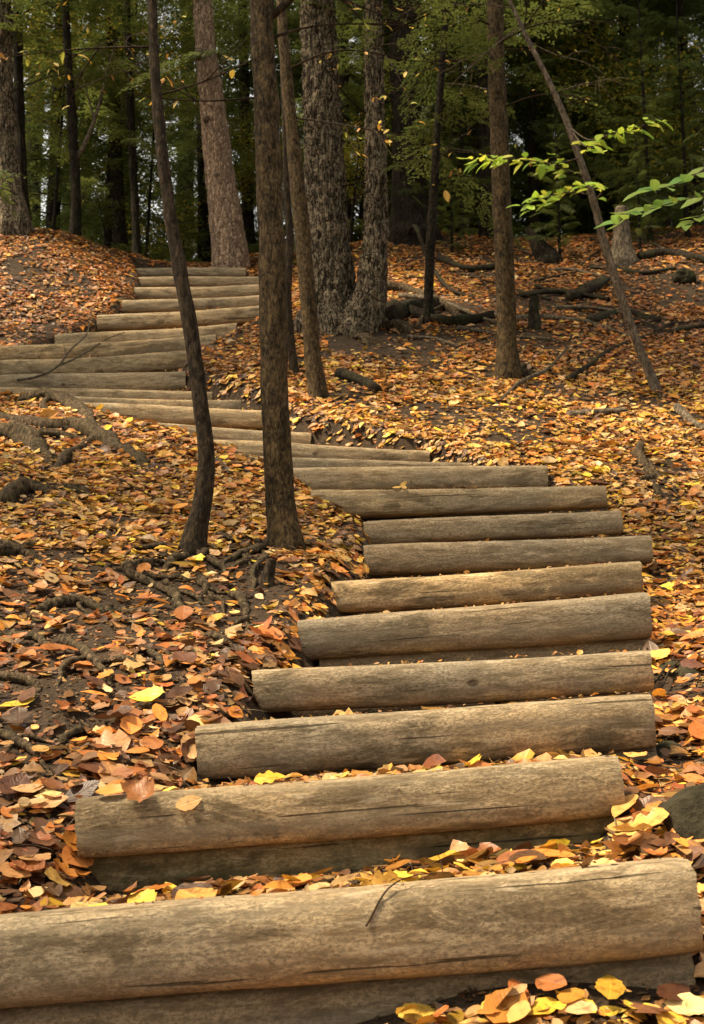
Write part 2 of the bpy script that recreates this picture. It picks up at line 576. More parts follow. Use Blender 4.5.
# ------------------------------------------------------------------ stair logs (pixel ends, thickness, distance in metres)
# name key: xl, yl, xr, yr, thick_l, thick_r, distance, tilt of distance, material, main step?
LOGS = [
    ('s1', -60, 968, 697, 902, 82, 87, 3.10, 0, 0, 1),
    ('s1b', -70, 1046, 695, 982, 82, 80, 3.17, 0, 1, 0),
    ('s2', 77, 829, 622, 784, 58, 58, 3.92, 0, 0, 1),
    ('s2b', 82, 872, 631, 829, 52, 54, 3.985, 0, 2, 0),
    ('s3', 197, 755, 654, 719, 54, 54, 4.58, 0, 1, 1),
    ('s3b', 240, 795, 656, 762, 46, 44, 4.64, 0, 1, 0),
    ('s4', 253, 693, 652, 671, 43, 41, 5.24, 0, 1, 1),
    ('s5', 299, 642, 650, 615, 40, 46, 5.88, 0, 1, 1),
    ('s5b', 320, 674, 651, 648, 34, 32, 5.94, 0, 0, 0),
    ('s6', 332, 599, 642, 578, 32, 32, 6.52, 0, 0, 1),
    ('s7', 364, 562, 652, 549, 31, 28, 7.16, 0, 1, 1),
    ('s8', 364, 535, 622, 522, 25, 24, 7.78, 0, 0, 1),
    ('s9', 311, 505, 607, 497, 29, 22, 8.38, 0, 0, 1),
    ('s10', 286, 483, 548, 477, 27, 24, 8.98, 0, 0, 1),
    ('s10b', 235, 467, 470, 468, 18, 13, 9.28, 0, 0, 0),
    ('s11', 185, 451, 430, 457, 21, 15, 9.75, 0, 0, 1),
    ('s12', 112, 431, 311, 441, 18, 17, 10.4, 0, 0, 1),
    ('s13', 64, 414, 266, 419, 20, 19, 11.0, 0, 0, 1),
    ('s13b', 58, 403, 246, 406, 12, 12, 11.35, 0, 0, 0),
    ('s14', -45, 396, 212, 397, 14, 13, 11.75, 0, 0, 1),
    ('s15', -70, 389, 186, 381, 18, 22, 12.2, 0, 0, 1),
    ('s16', -70, 374, 187, 361, 19, 20, 12.75, 0, 0, 1),
    ('s17', -20, 358, 216, 344, 17, 19, 13.25, 0, 0, 1),
    ('s18', 55, 345, 237, 333, 17, 19, 13.75, 0, 0, 1),
    ('s19', 97, 325, 264, 314, 17, 17, 14.35, 0, 0, 1),
    ('s20', 122, 308, 290, 301, 14, 14, 14.9, 0, 0, 1),
    ('s21', 134, 295, 282, 291, 14, 13, 15.4, 0, 0, 1),
    ('s22', 138, 284, 264, 282, 12, 12, 15.9, 0, 0, 1),
    ('s23', 130, 274, 246, 273, 10, 10, 16.5, 0, 0, 1),
]
logs = {}
for (k, xl, yl, xr, yr, tl, tr, d, dt, mi, main) in LOGS:
    kx = 1 - 0.75 * (tl / 2 / FPX)
    a, b_ = P(CX + (xl - CX) * kx, yl, d), P(CX + (xr - CX) * kx, yr, d + dt)
    logs[k] = dict(a=a, b=b_, ra=tl / 2 / FPX * d * 1.02, rb=tr / 2 / FPX * d * 1.02, mat=mi, main=main)
main = [logs[l[0]] for l in LOGS if l[10]]

# ------------------------------------------------------------------ terrain
ctrl_px = [
    # left of the lower flight
    (-120, 1040, 3.0), (-80, 935, 3.3), (30, 885, 3.7), (-60, 800, 4.2), (60, 770, 4.35), (130, 750, 4.6), (0, 690, 5.0), (180, 700, 4.95),
    (0, 620, 5.8), (120, 610, 6.0), (230, 640, 5.7), (270, 600, 6.2), (0, 555, 6.7), (195, 553, 6.95), (283, 549, 7.1), (335, 560, 6.95),
    (0, 490, 8.0), (120, 500, 8.0), (240, 500, 8.2), (-120, 480, 8.0), (-120, 620, 5.9), (150, 455, 9.1), (60, 445, 9.5), (-60, 432, 9.7), (30, 412, 10.6), (-120, 404, 11.2),
    # left mound above the upper flight
    (-120, 340, 13.7), (0, 333, 13.9), (60, 305, 14.6), (100, 292, 15.0), (0, 260, 15.3), (70, 255, 15.8), (112, 262, 16.2), (0, 230, 16.4), (60, 232, 16.9), (-150, 232, 16.0), (120, 258, 17.3),
    # right of the upper flight
    (232, 350, 12.7), (262, 335, 13.3), (300, 400, 10.9), (318, 398, 10.95), (255, 400, 10.9), (300, 320, 13.9), (275, 275, 16.6), (235, 264, 17.6), (262, 262, 17.8), (340, 326, 13.4), (380, 331, 13.3),
    (360, 420, 10.4), (450, 400, 11.0), (507, 374, 11.9), (430, 322, 13.7), (400, 262, 16.8), (340, 268, 16.5), (470, 238, 18.3), (400, 238, 18.3), (540, 262, 16.8), (600, 236, 18.4), (690, 234, 18.6), (800, 234, 18.6),
    (650, 300, 14.8), (780, 300, 14.8), (655, 390, 11.6), (780, 390, 11.5), (560, 420, 10.5), (480, 452, 9.6), (620, 470, 9.3), (760, 470, 9.2), (570, 470, 9.2), (690, 540, 7.8), (790, 540, 7.7),
    (690, 620, 6.3), (790, 620, 6.2), (690, 705, 5.1), (790, 705, 5.0), (650, 800, 4.15), (704, 800, 4.1), (800, 800, 4.0), (650, 850, 3.62), (730, 890, 3.4), (800, 900, 3.3), (580, 1038, 2.84), (760, 1044, 2.95), (745, 990, 3.1), (380, 1078, 2.85), (0, 1120, 2.85), (-80, 1060, 3.1),
]
ctrl = [P(*c) for c in ctrl_px]
ctrl += [np.array(q, float) for q in [
    (-3, 0, -.55), (0, 0, -.5), (3, 0, -.45), (-4, -3, -1.4), (0, -3, -1.4), (4, -3, -1.3), (0, 1.6, 0.0), (-1.5, 1.6, 0.0), (1.5, 1.6, .02),
    (-3.4, 20, 6.2), (0, 20.5, 6.7), (4, 21, 7.2), (-7, 20, 6.9), (8, 20, 7.2), (-8, 5, 1.5), (-8, 10, 3.8), (8, 5, 1.2), (8, 10, 3.6), (-8, 15, 6.0), (8, 15, 5.6), (-1.6, 20, 5.9), (-2.2, 19, 5.8)]]
ctrl = np.array(ctrl)


def tps(r2):
    return 0.5 * r2 * np.log(r2 + 1e-12)


nC = len(ctrl)
D2 = ((ctrl[:, None, :2] - ctrl[None, :, :2]) ** 2).sum(-1)
K = tps(D2) + np.eye(nC) * 0.02
Pm = np.concatenate([np.ones((nC, 1)), ctrl[:, :2]], 1)
Amat = np.block([[K, Pm], [Pm.T, np.zeros((3, 3))]])
W = np.linalg.solve(Amat, np.concatenate([ctrl[:, 2], np.zeros(3)]))


def base_z(x, y):
    x = np.clip(np.asarray(x, float), -9, 9)
    y = np.asarray(y, float)
    yc = np.clip(y, -3, 22)
    out = np.empty(len(x))
    for s in range(0, len(x), 20000):
        q = np.stack([x[s:s + 20000], yc[s:s + 20000]], 1)
        d2 = ((q[:, None, :] - ctrl[None, :, :2]) ** 2).sum(-1)
        out[s:s + 20000] = tps(d2) @ W[:nC] + W[nC] + q @ W[nC + 1:]
    far = 6.6 - 0.035 * np.clip(y - 22, 0, 200)
    out = out + (far - out) * smooth(19.5, 25, y)
    return out - np.clip(-3 - y, 0, 100) * 0.2


def ground_z(x, y, rough=True):
    x = np.atleast_1d(np.asarray(x, float))
    y = np.atleast_1d(np.asarray(y, float))
    z = base_z(x, y)
    q = np.stack([x, y], 1)
    nz = 0.05 * fbm(q * 1.1, 11, 3) + 0.018 * fbm(q * 6, 12, 2)
    bump_amt = 1.0
    corr = np.zeros(len(x))
    tread = np.zeros(len(x))
    for A, B in zip(main[:-1], main[1:]):
        def at(Lg, xx):
            t = np.clip((xx - Lg['a'][0]) / (Lg['b'][0] - Lg['a'][0]), 0, 1)
            return Lg['a'][1] + t * (Lg['b'][1] - Lg['a'][1]), Lg['a'][2] + t * (Lg['b'][2] - Lg['a'][2]) + (Lg['ra'] + t * (Lg['rb'] - Lg['ra'])), t
        ya, za, _ = at(A, x)
        yb, zb, _ = at(B, x)
        t = (y - ya) / (yb - ya)
        ins = (y >= ya + 0.10) & (y < yb + 0.10)
        if not ins.any():
            continue
        tt = np.clip(t, 0, 1)
        xl = A['a'][0] + tt * (B['a'][0] - A['a'][0])
        xr = A['b'][0] + tt * (B['b'][0] - A['b'][0])
        w = smooth(xl - 0.02, xl + 0.1, x) * (1 - smooth(xr - 0.1, xr + 0.02, x))
        corr = np.where(ins, w, corr)
        tread = np.where(ins, za - (0.06 if A is main[0] else 0.035) + 0.02 * tt, tread)
    # the earth in front of the lowest log
    A = main[0]
    ya = A['a'][1]
    if rough:
        z = z + nz * (1 - corr) + 0.25 * nz * corr
    z = z * (1 - corr) + (tread + (0.25 * nz if rough else 0)) * corr
    return z, corr


xs = np.unique(np.round(np.concatenate([np.arange(-4.8, 4.81, 0.05), np.arange(-12, 12.01, 0.25), np.arange(-90, 90.1, 6)]), 3))
ys = np.unique(np.round(np.concatenate([np.arange(-12, 2, 0.3), np.arange(2, 9.6, 0.04), np.arange(9.6, 19.5, 0.06), np.arange(19.5, 45, 0.6), np.arange(45, 141, 5)]), 3))
GX, GY = np.meshgrid(xs, ys)
gz, gcorr = ground_z(GX.ravel(), GY.ravel())
GZ = gz.reshape(GX.shape)
nx, ny = len(xs), len(ys)
i = (np.arange(ny - 1)[:, None] * nx + np.arange(nx - 1)[None]).ravel()
gme = mesh_from("ground", np.stack([GX.ravel(), GY.ravel(), gz], 1), np.stack([i, i + 1, i + 1 + nx, i + nx], 1))
add("ground", gme, M_SOIL, kind="structure", label="dark forest soil of the hillside under the leaves")


def gz_fast(x, y):
    """bilinear lookup in the ground sheet"""
    x = np.atleast_1d(np.asarray(x, float))
    y = np.atleast_1d(np.asarray(y, float))
    ix = np.clip(np.searchsorted(xs, x) - 1, 0, nx - 2)
    iy = np.clip(np.searchsorted(ys, y) - 1, 0, ny - 2)
    tx = np.clip((x - xs[ix]) / (xs[ix + 1] - xs[ix]), 0, 1)
    ty = np.clip((y - ys[iy]) / (ys[iy + 1] - ys[iy]), 0, 1)
    return (GZ[iy, ix] * (1 - tx) + GZ[iy, ix + 1] * tx) * (1 - ty) + (GZ[iy + 1, ix] * (1 - tx) + GZ[iy + 1, ix + 1] * tx) * ty


def G(px, py, y0=2.3, y1=21.0):
    """where the ray of a pixel first meets the ground"""
    yy = np.arange(y0, y1, 0.01)
    p1 = P(px, py, 1.0)
    xx = p1[0] * yy
    zz = CAMZ + (p1[2] - CAMZ) * yy
    hit = np.nonzero(gz_fast(xx, yy) >= zz)[0]
    k = hit[0] if len(hit) else len(yy) - 1
    return np.array([xx[k], yy[k], gz_fast(xx[k], yy[k])[0]])


# ------------------------------------------------------------------ logs
LOG_LABEL = {
    's1': 'widest log step across the foot of the stairs, pale with dark stains at left',
    's1b': 'dark damp log lying directly under the bottom log step',
    's2': 'second log step from the bottom with curled orange leaves on its left end',
    's2b': 'mossy log under the second step, behind a row of yellow leaves',
    's3': 'third log step from the bottom, greyish, with a yellow leaf below it',
    's3b': 'log half hidden under the third step, its right end showing',
    's4': 'fourth log step from the bottom, grey-brown and mottled',
    's5': 'fifth log step from the bottom with a round knot near its right end',
    's5b': 'narrow log showing under the fifth step',
    's6': 'sixth log step from the bottom, evenly thick and brown',
    's7': 'seventh log step from the bottom, dark grey, its right end sticking out furthest',
    's8': 'eighth log step from the bottom with dark stained patches',
    's9': 'ninth log step from the bottom with small leaves on top and a rounded left end',
    's10': 'tenth log step from the bottom, right of the nearest thick trunk',
    's10b': 'thin log lying just behind the tenth step',
    's11': 'log step crossing behind both near trunks, where the stairs turn left',
    's12': 'half buried log step ending just right of the nearest thick trunk',
    's13': 'log step above the exposed roots, passing behind the thin dark trunk',
    's13b': 'thin log resting behind the step above the exposed roots',
    's14': 'thin log step at the left edge, partly hidden by exposed roots',
    's15': 'thick pale log step reaching the left edge, below the one with a dark underside',
    's16': 'long log step reaching the left edge with pale top and dark underside',
    's17': 'log step just above the long log with the dark underside',
    's18': 'log step where the upper flight starts to narrow, beside leaves on its right',
    's19': 'log step crossing below the three topmost pale logs of the upper flight',
    's20': 'dark sided log step, fourth from the top of the stairs',
    's21': 'third log step from the top of the stairs',
    's22': 'pale log step, second from the top of the stairs',
    's23': 'topmost dark log at the head of the stairs',
}
log_axis = {}
for k, L in logs.items():
    a, b_ = L['a'], L['b']
    ax = b_ - a
    ln = np.linalg.norm(ax)
    ex = ax / ln
    ez = np.array([0, 0, 1.0]) - ex * ex[2]
    ez /= np.linalg.norm(ez)
    ey = np.cross(ez, ex)
    mid = (a + b_) / 2
    seed = sum(ord(c) * (i + 3) for i, c in enumerate(k))
    rr = np.random.default_rng(seed)
    nseg, nr = 28, max(30, int(ln / 0.03))
    t = np.linspace(0, 1, nr)
    x = (t - 0.5) * ln
    ang = np.linspace(0, 2 * np.pi, nseg, endpoint=False)
    A_, X_ = np.meshgrid(ang, x)
    R0 = (L['ra'] + (L['rb'] - L['ra']) * t)[:, None] * np.ones((1, nseg))
    p = 3.9
    sup = (np.abs(np.cos(A_)) ** p + np.abs(np.sin(A_)) ** p) ** (-1 / p)
    q = np.stack([X_ * 2.2, np.cos(A_) * 1.2, np.sin(A_) * 1.2], -1).reshape(-1, 3)
    q2 = np.stack([X_ * 9, np.cos(A_) * 5, np.sin(A_) * 5], -1).reshape(-1, 3)
    lumpy = 1.0 if L['a'][1] < 9 else 2.0
    R = R0 * sup * 0.985 * (1 + 0.035 * lumpy * fbm(q, seed, 2).reshape(R0.shape) + 0.014 * fbm(q2, seed + 3, 2).reshape(R0.shape))
    R = R * (1 - 0.07 * np.clip(fbm(q2 * 1.3, seed + 21, 2).reshape(R0.shape) - 0.18, 0, 1))
    # chipped, softened ends
    edge = np.minimum(t, 1 - t)[:, None] * ln
    R = R * (1 - 0.03 * (1 - smooth(0, 0.012, edge)) * (1 + 0.6 * fbm(q2 * 0.7, seed + 8, 2).reshape(R0.shape)))
    Xj = X_ + np.where(edge < 0.004, 0.006 * fbm(q2, seed + 9, 2).reshape(R0.shape), 0)
    bend = 0.007 * lumpy * np.sin(t * np.pi * rr.uniform(1, 1.6) + rr.uniform(0, 3))[:, None] * ln * 0.5
    V = np.stack([Xj, np.cos(A_) * R, np.sin(A_) * R + bend], -1).reshape(-1, 3)
    ii = np.arange(nr - 1)[:, None] * nseg
    jj = np.arange(nseg)[None]
    kk = (jj + 1) % nseg
    Q = np.stack([ii + jj, ii + kk, ii + kk + nseg, ii + jj + nseg], -1).reshape(-1, 4)
    lme = mesh_from("log_step", V, [Q])
    mat4 = Matrix(((ex[0], ey[0], ez[0], mid[0]), (ex[1], ey[1], ez[1], mid[1]), (ex[2], ey[2], ez[2], mid[2]), (0, 0, 0, 1)))
    root = empty("log_step", (0, 0, 0), label=LOG_LABEL[k], category="log", group="round timber logs forming the stairway")
    root.matrix_world = mat4
    add("timber", lme, M_LOG[L['mat']], root)
    for s in (0, 1):
        ring = V.reshape(nr, nseg, 3)[0 if s == 0 else -1]
        c = ring.mean(0) + np.array([0.004 if s == 0 else -0.004, 0, 0])
        Ve = np.concatenate([ring, ring * 0.5 + c * 0.5, [c]])
        j = np.arange(nseg)
        k2 = (j + 1) % nseg
        Qe = np.stack([j, k2, k2 + nseg, j + nseg], 1)
        Te = np.stack([j + nseg, k2 + nseg, np.full(nseg, 2 * nseg)], 1)
        if s == 0:
            Qe, Te = Qe[:, ::-1], Te[:, ::-1]
        add("cut_end", mesh_from("cut_end", Ve, [Qe, Te]), M_END, root)
    log_axis[k] = (mid, ex, ey, ez, ln, L['ra'], L['rb'])



# ------------------------------------------------------------------ leaves
def leaf_template(rows, seed, curl=0.25, cup=0.25, width=0.55, serr=0.0, lobes=False):
    """a leaf 1 long along x, centred; returns V, tris, uv"""
    r = np.random.default_rng(seed)
    s = np.linspace(0, 1, rows + 2)[1:-1]
    w = np.sin(np.pi * s ** 0.85) ** 0.8 * width / 2
    if lobes:
        w = width / 2 * np.interp(s, [0, .12, .22, .32, .45, .55, .62, .75, .9, 1], [.1, .55, .9, .5, 1.0, .95, .45, .6, .22, 0])
    w = w * (1 + serr * np.where(np.arange(rows) % 2 == 0, 1, -1))
    bend = curl * r.uniform(-1, 1)
    tw = r.uniform(-.5, .5) * curl * 2
    cupv = cup * r.uniform(-0.4, 1)
    asym = r.uniform(-.12, .12)
    V, uv = [], []

    def pt(sx, y):
        x = sx - 0.5
        z = bend * (x * x * 2) + tw * x * y * 2 + cupv * abs(y) * 1.1 + 0.05 * curl * math.sin(sx * 9 + y * 14 + seed)
        return (x, y + asym * x * x, z)
    V.append(pt(0, 0)); uv.append((0, .5))
    for sx, ww in zip(s, w):
        for y in (-ww, 0, ww):
            V.append(pt(sx, y * (1 + r.uniform(-.08, .08))))
            uv.append((sx, .5 + y / width))
    V.append(pt(1, 0)); uv.append((1, .5))
    F = [(0, 2, 1), (0, 3, 2)]
    for k in range(rows - 1):
        a = 1 + 3 * k
        for e in (0, 1):
            F += [(a + e, a + e + 1, a + e + 4), (a + e, a + e + 4, a + e + 3)]
    a, e = 1 + 3 * (rows - 1), 1 + 3 * rows
    F += [(a, a + 1, e), (a + 1, a + 2, e)]
    return np.array(V), np.array(F), np.array(uv)


NEAR_T = [leaf_template(4, 100 + k, [.12, .3, .2, .42][k % 4], [.2, .5, .3][k % 3], [0.5, 0.6, 0.68, 0.42, 0.36][k % 5], 0.05) for k in range(20)] + \
         [leaf_template(9, 130 + k, 0.3, 0.4, [.85, .7, .95][k % 3], 0, True) for k in range(4)]
FAR_T = [leaf_template(2, 200 + k, 0.3, 0.35, [0.55, 0.62, 0.7, .42][k % 4]) for k in range(8)]
TINY_T = [leaf_template(1, 260 + k, 0.3, 0.35, [0.55, 0.62, 0.7][k % 3]) for k in range(8)]
BIG_T = [leaf_template(9, 300 + k, [.15, .32, .25][k % 3], [.25, .5][k % 2], [0.52, 0.6, 0.66][k % 3], 0.035) for k in range(8)] + \
        [leaf_template(13, 330 + k, 0.3, 0.4, 0.9, 0, True) for k in range(2)]

PALETTE = np.array([
    (0.60, 0.235, 0.040),   # orange
    (0.64, 0.35, 0.095),   # tan gold
    (0.74, 0.42, 0.05),    # yellow
    (0.36, 0.125, 0.035),  # rust
    (0.13, 0.06, 0.026),   # dark brown
    (0.62, 0.39, 0.165),   # pale underside
    (0.40, 0.21, 0.085),   # mid brown
])
PNAMES = ['orange', 'tan', 'yellow', 'rust-brown', 'dark brown', 'pale beige', 'brown']


def rot_from(n, yaw):
    n = n / np.linalg.norm(n, axis=1)[:, None]
    d = np.stack([np.cos(yaw), np.sin(yaw), np.zeros(len(yaw))], 1)
    t1 = d - n * (d * n).sum(1)[:, None]
    t1 /= np.linalg.norm(t1, axis=1)[:, None]
    t2 = np.cross(n, t1)
    return np.stack([t1, t2, n], -1)      # columns


def scatter(tmpls, kind, pos, R, size, col, flat=None):
    Vs, Fs, Us, Cs, n = [], [], [], [], 0
    for k, (V, F, U) in enumerate(tmpls):
        m = np.nonzero(kind == k)[0]
        if not len(m):
            continue
        S = size[m]
        if S.ndim == 1:
            S = np.repeat(S[:, None], 3, 1)
        X = np.einsum('nij,nkj->nki', R[m], V[None] * S[:, None, :]) + pos[m][:, None]
        Vs.append(X.reshape(-1, 3))
        Fs.append((F[None] + (np.arange(len(m)) * len(V))[:, None, None]).reshape(-1, 3) + n)
        Us.append(np.tile(U, (len(m), 1)))
        Cs.append(np.repeat(col[m], len(V), 0))
        n += len(m) * len(V)
    return np.concatenate(Vs), np.concatenate(Fs), np.concatenate(Us), np.concatenate(Cs)


# exposed roots: pixel path on the ground, radii, lift, label
ROOTS = [
    ([(-30, 410), (0, 418), (40, 427), (80, 431), (112, 444), (138, 459), (158, 470)], .07, .045, .025, "long thick exposed root running down from the left edge below the steps"),
    ([(-30, 428), (0, 436), (25, 442), (44, 455), (60, 470)], .085, .06, .025, "stubby thick root at the left edge under the long root"),
    ([(20, 404), (55, 403), (85, 412), (100, 424)], .065, .045, .03, "knobbly root crossing in front of the thin left step"),
    ([(4, 506), (18, 492), (48, 491), (90, 494)], .055, .035, .02, "dark hooked root lying in the leaves at the left"),
    ([(-20, 560), (10, 554), (38, 554), (64, 561)], .05, .03, .015, "dark straight root at the left edge, level with the trunk bases"),
    ([(128, 578), (148, 584), (168, 594), (190, 614)], .032, .02, .035, "pale curved root on bare soil left of the stairs"),
    ([(108, 612), (135, 614), (160, 621)], .022, .014, .014, "short root below the pale curved one"),
    ([(66, 645), (86, 656), (108, 670), (132, 692)], .03, .016, .032, "slanting root on the left bank among rust leaves"),
    ([(-20, 675), (12, 684), (36, 692), (40, 712)], .02, .012, .016, "thin hooked root at the left edge above the long yellow leaf"),
    ([(-30, 730), (10, 745), (34, 765), (60, 785)], .02, .012, .014, "long thin root at the left edge beside the second step"),
    ([(214, 638), (226, 644), (240, 655)], .018, .012, .012, "small pale root near the left end of the fifth step"),
    ([(640, 452), (650, 472), (654, 488), (662, 506)], .035, .02, .025, "forked root standing out on the slope right of the upper steps"),
    ([(652, 470), (664, 484), (676, 500)], .02, .012, .02, "side root right of the forked one"),
    ([(386, 291), (412, 294), (432, 302), (452, 315), (474, 328)], .055, .03, .04, "long arched root reaching right from the twin plated trunks"),
    ([(128, 640), (150, 652), (166, 668), (172, 690)], .02, .01, .018, "thin root snaking down the left bank toward the third step"),
    ([(40, 612), (70, 606), (98, 612), (118, 604)], .024, .012, .018, "dark root crossing bare soil at mid left"),
    ([(150, 566), (128, 572), (104, 570), (84, 578)], .024, .012, .018, "root running left from the thin dark trunk"),
    ([(232, 600), (246, 612), (254, 630), (262, 642)], .02, .01, .016, "short root near the left end of the sixth step"),
    ([(200, 584), (214, 598), (220, 616)], .022, .01, .018, "root dropping down the bank between the two near trunks"),
    ([(-20, 640), (16, 636), (44, 646), (60, 662)], .024, .012, .018, "thin root at the left edge above the rust leaves"),
    ([(60, 745), (84, 736), (104, 722)], .018, .01, .014, "small root among leaves left of the third step"),
    ([(290, 362), (300, 366), (311, 374)], .03, .016, .015, "small grey root at the foot of the slim leaning trunk"),
]
TRUNK_ROOTS = {
    'near_thick': [([(282, 545), (262, 549), (240, 544), (212, 536)], .034, .016, .03), ([(276, 527), (284, 538), (300, 553)], .03, .014, .03),
                   ([(280, 548), (268, 560), (256, 574), (250, 592)], .028, .012, .02), ([(278, 546), (252, 556), (232, 562), (214, 574)], .026, .012, .02)],
    'near_thin': [([(195, 552), (214, 560), (232, 575)], .032, .014, .03), ([(190, 552), (176, 566), (160, 572)], .03, .012, .028), ([(190, 550), (168, 548), (146, 552), (126, 548)], .026, .012, .02)],
}
# soil shows through round roots and trunks: (px, py, radius m, how bare)
BARE = [(60, 620, 0.55, .55), (235, 578, 0.4, .6), (280, 590, 0.28, .7), (150, 600, 0.4, .5), (20, 700, 0.35, .35), (390, 345, 0.9, .9), (440, 315, 0.9, .75), (600, 320, 0.8, .55),
        (660, 470, 0.35, .6), (520, 490, 0.3, .7), (675, 690, 0.3, .8), (660, 760, 0.22, .8), (650, 580, 0.25, .7), (250, 620, .3, .6), (120, 560, 0.35, .3), (560, 300, 0.7, .5), (30, 460, .5, .4), (80, 430, .4, .5),
        (500, 325, 0.7, .5), (690, 270, 1.0, .45), (210, 690, .3, .4), (40, 660, .4, .5), (110, 640, .3, .55), (170, 640, .25, .5), (80, 700, .3, .4), (20, 590, .35, .5), (195, 600, .25, .6), (265, 570, .25, .6), (20, 530, .3, .4), (640, 285, .6, .5), (560, 345, .6, .5), (470, 300, .7, .5)]
bare_w = [(G(px, py), r, w) for px, py, r, w in BARE]
for pxs, r0, r1, *_ in ROOTS + TRUNK_ROOTS['near_thick'] + TRUNK_ROOTS['near_thin']:
    cpt = catmull(np.array([G(px, py) for px, py in pxs]), len(pxs) * 3)
    bare_w += [(c_, r0 * 1.6 + .05, .42) for c_ in cpt]


def sample_leaves():
    n0 = 560000
    y = rng.uniform(2.2, 19.6, n0)
    x = rng.uniform(-6.4, 6.4, n0)
    half = 0.265 * y + 1.1
    dens = np.interp(y, [2, 5, 8, 13, 20], [1500, 1900, 2100, 1800, 1300])
    area = 12.8 * 17.4
    keep = (np.abs(x) < half) & (rng.random(n0) < dens / (n0 / area))
    x, y = x[keep], y[keep]
    q = np.stack([x, y], 1)
    patch = fbm(q * 1.6, 41, 3)
    p_keep = 1 - 0.8 * smooth(0.1, 0.42, patch)
    for c, r, w in bare_w:
        d = np.hypot(x - c[0], y - c[1])
        p_keep *= 1 - w * (1 - smooth(r * 0.5, r, d))
    z, corr = ground_z(x, y)
    z = gz_fast(x, y)
    inst = corr > 0.5
    p_keep = np.where(inst, np.where(y > 9, 0.4, np.where(y > 4.55, 0.2, np.where(y > 3.85, 0.35, 0.5))), p_keep)
    p_keep = np.where((y < 3.08) & ~inst, p_keep * 0.95, p_keep)
    for k, (mid, ex, ey, ez, ln, ra, rb) in log_axis.items():
        d = np.stack([x, y, z], 1) - mid
        u = d @ ex
        v = d[:, 1]
        R = max(ra, rb)
        p_keep[(np.abs(u) < ln / 2 + 0.005) & (np.abs(v) < R * 1.05)] = 0
    m = rng.random(len(x)) < p_keep
    return x[m], y[m], z[m], corr[m]


lx, ly, lz, lcorr = sample_leaves()
nL = len(lx)
e = 0.06
nrm = np.stack([-(gz_fast(lx + e, ly) - gz_fast(lx - e, ly)) / (2 * e), -(gz_fast(lx, ly + e) - gz_fast(lx, ly - e)) / (2 * e), np.ones(nL)], 1)
nrm[:, :2] = np.clip(nrm[:, :2], -0.9, 0.9)
tilt = np.where(rng.random(nL) < 0.16, 0.55, 0.2)
nrm[:, :2] += rng.normal(0, 1, (nL, 2)) * tilt[:, None]
lift = rng.random(nL) ** 1.3 * 0.028 + 0.005
lift = np.where(lcorr > .5, rng.random(nL) * 0.012 + .006, lift)
lsize = np.clip(np.exp(rng.normal(math.log(0.053), 0.43, nL)), 0.02, 0.13)
lsize *= np.interp(ly, [4, 8, 12], [1.0, 0.86, 0.88])
yaw = rng.uniform(0, 2 * np.pi, nL)
lR = rot_from(nrm, yaw)
lpos = np.stack([lx, ly, lz + lift], 1)
zone = fbm(np.stack([lx, ly], 1) * 0.5, 51, 2)
# colour mix by place: more rust low on the left, golden in the middle, browner far up
wts = np.tile(np.array([.27, .16, .08, .20, .19, .09, .12]), (nL, 1))
leftlow = smooth(6.4, 5.2, ly) * smooth(-0.1, -0.5, lx)
far = smooth(11.5, 14.5, ly)
gold = smooth(6.0, 7.2, ly) * smooth(13, 10.5, ly)
wts += leftlow[:, None] * np.array([.0, -.08, -.04, .42, .5, .02, .26])
wts += far[:, None] * np.array([.14, .04, -.05, .24, .14, 0, .2])
rightup = smooth(11, 13, ly) * smooth(1.0, 2.0, lx)
wts += rightup[:, None] * np.array([0, -.05, -.05, .25, .3, -.05, .25])
leftup = smooth(12.5, 13.5, ly) * smooth(-1.2, -2.0, lx)
wts += leftup[:, None] * np.array([-.06, -.06, -.04, .2, .3, -.03, .22])
ontread = (lcorr > .5) | (ly < 3.05)
wts += ontread[:, None] * np.array([.05, .2, .25, -.05, -.05, .1, 0])
wts += gold[:, None] * np.array([.06, .14, .10, -.03, .05, .12, .0])
wts += np.clip(zone, -.4, .4)[:, None] * np.array([.1, -.05, -.1, .25, .1, -.1, .05])
wts = np.clip(wts, 0.01, None)
cum = np.cumsum(wts / wts.sum(1)[:, None], 1)
pidx = (rng.random(nL)[:, None] > cum).sum(1).clip(0, 6)
# deeper leaves tinted darker: shade between leaves put into their colour
gap_shade = np.clip((0.02 - lift) / 0.02, 0, 1)
lcol = PALETTE[pidx] * np.clip(np.exp(rng.normal(-.06, .36, (nL, 1))), .35, 1.5) * (1 + rng.normal(0, 0.06, (nL, 3))) * (1 - 0.5 * (rng.random(nL) < 0.7) * gap_shade)[:, None]
lcol = np.clip(lcol, 0.01, 0.85)

# the leaves that show largest become objects of their own
ppx, ppy, ppd = project(lpos)
inview = (ppx > 4) & (ppx < 700) & (ppy > 4) & (ppy < 1020)
slope_hidden = (lcorr > .5) & (ly > 3.9)
score = np.where(inview & ~slope_hidden, lsize / ppd * (0.4 + lift / 0.04), 0)
single = np.argsort(-score)[:285]
rest = np.ones(nL, bool)
rest[single] = False
kn = rng.integers(0, 20, nL)
kn = np.where(rng.random(nL) < 0.1, rng.integers(20, 24, nL), kn)
kf = rng.integers(0, len(FAR_T), nL)
near = ly < 7.2
size3 = np.stack([lsize, lsize * rng.uniform(0.8, 1.15, nL), lsize * rng.uniform(0.5, 1.4, nL)], 1)
lob = kn >= 20
size3[lob] *= 1.15
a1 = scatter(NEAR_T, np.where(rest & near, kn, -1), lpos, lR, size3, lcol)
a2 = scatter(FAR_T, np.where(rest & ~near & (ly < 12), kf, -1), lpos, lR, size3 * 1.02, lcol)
a4 = scatter(TINY_T, np.where(rest & (ly >= 12), kf, -1), lpos, lR, size3 * 1.05, lcol)

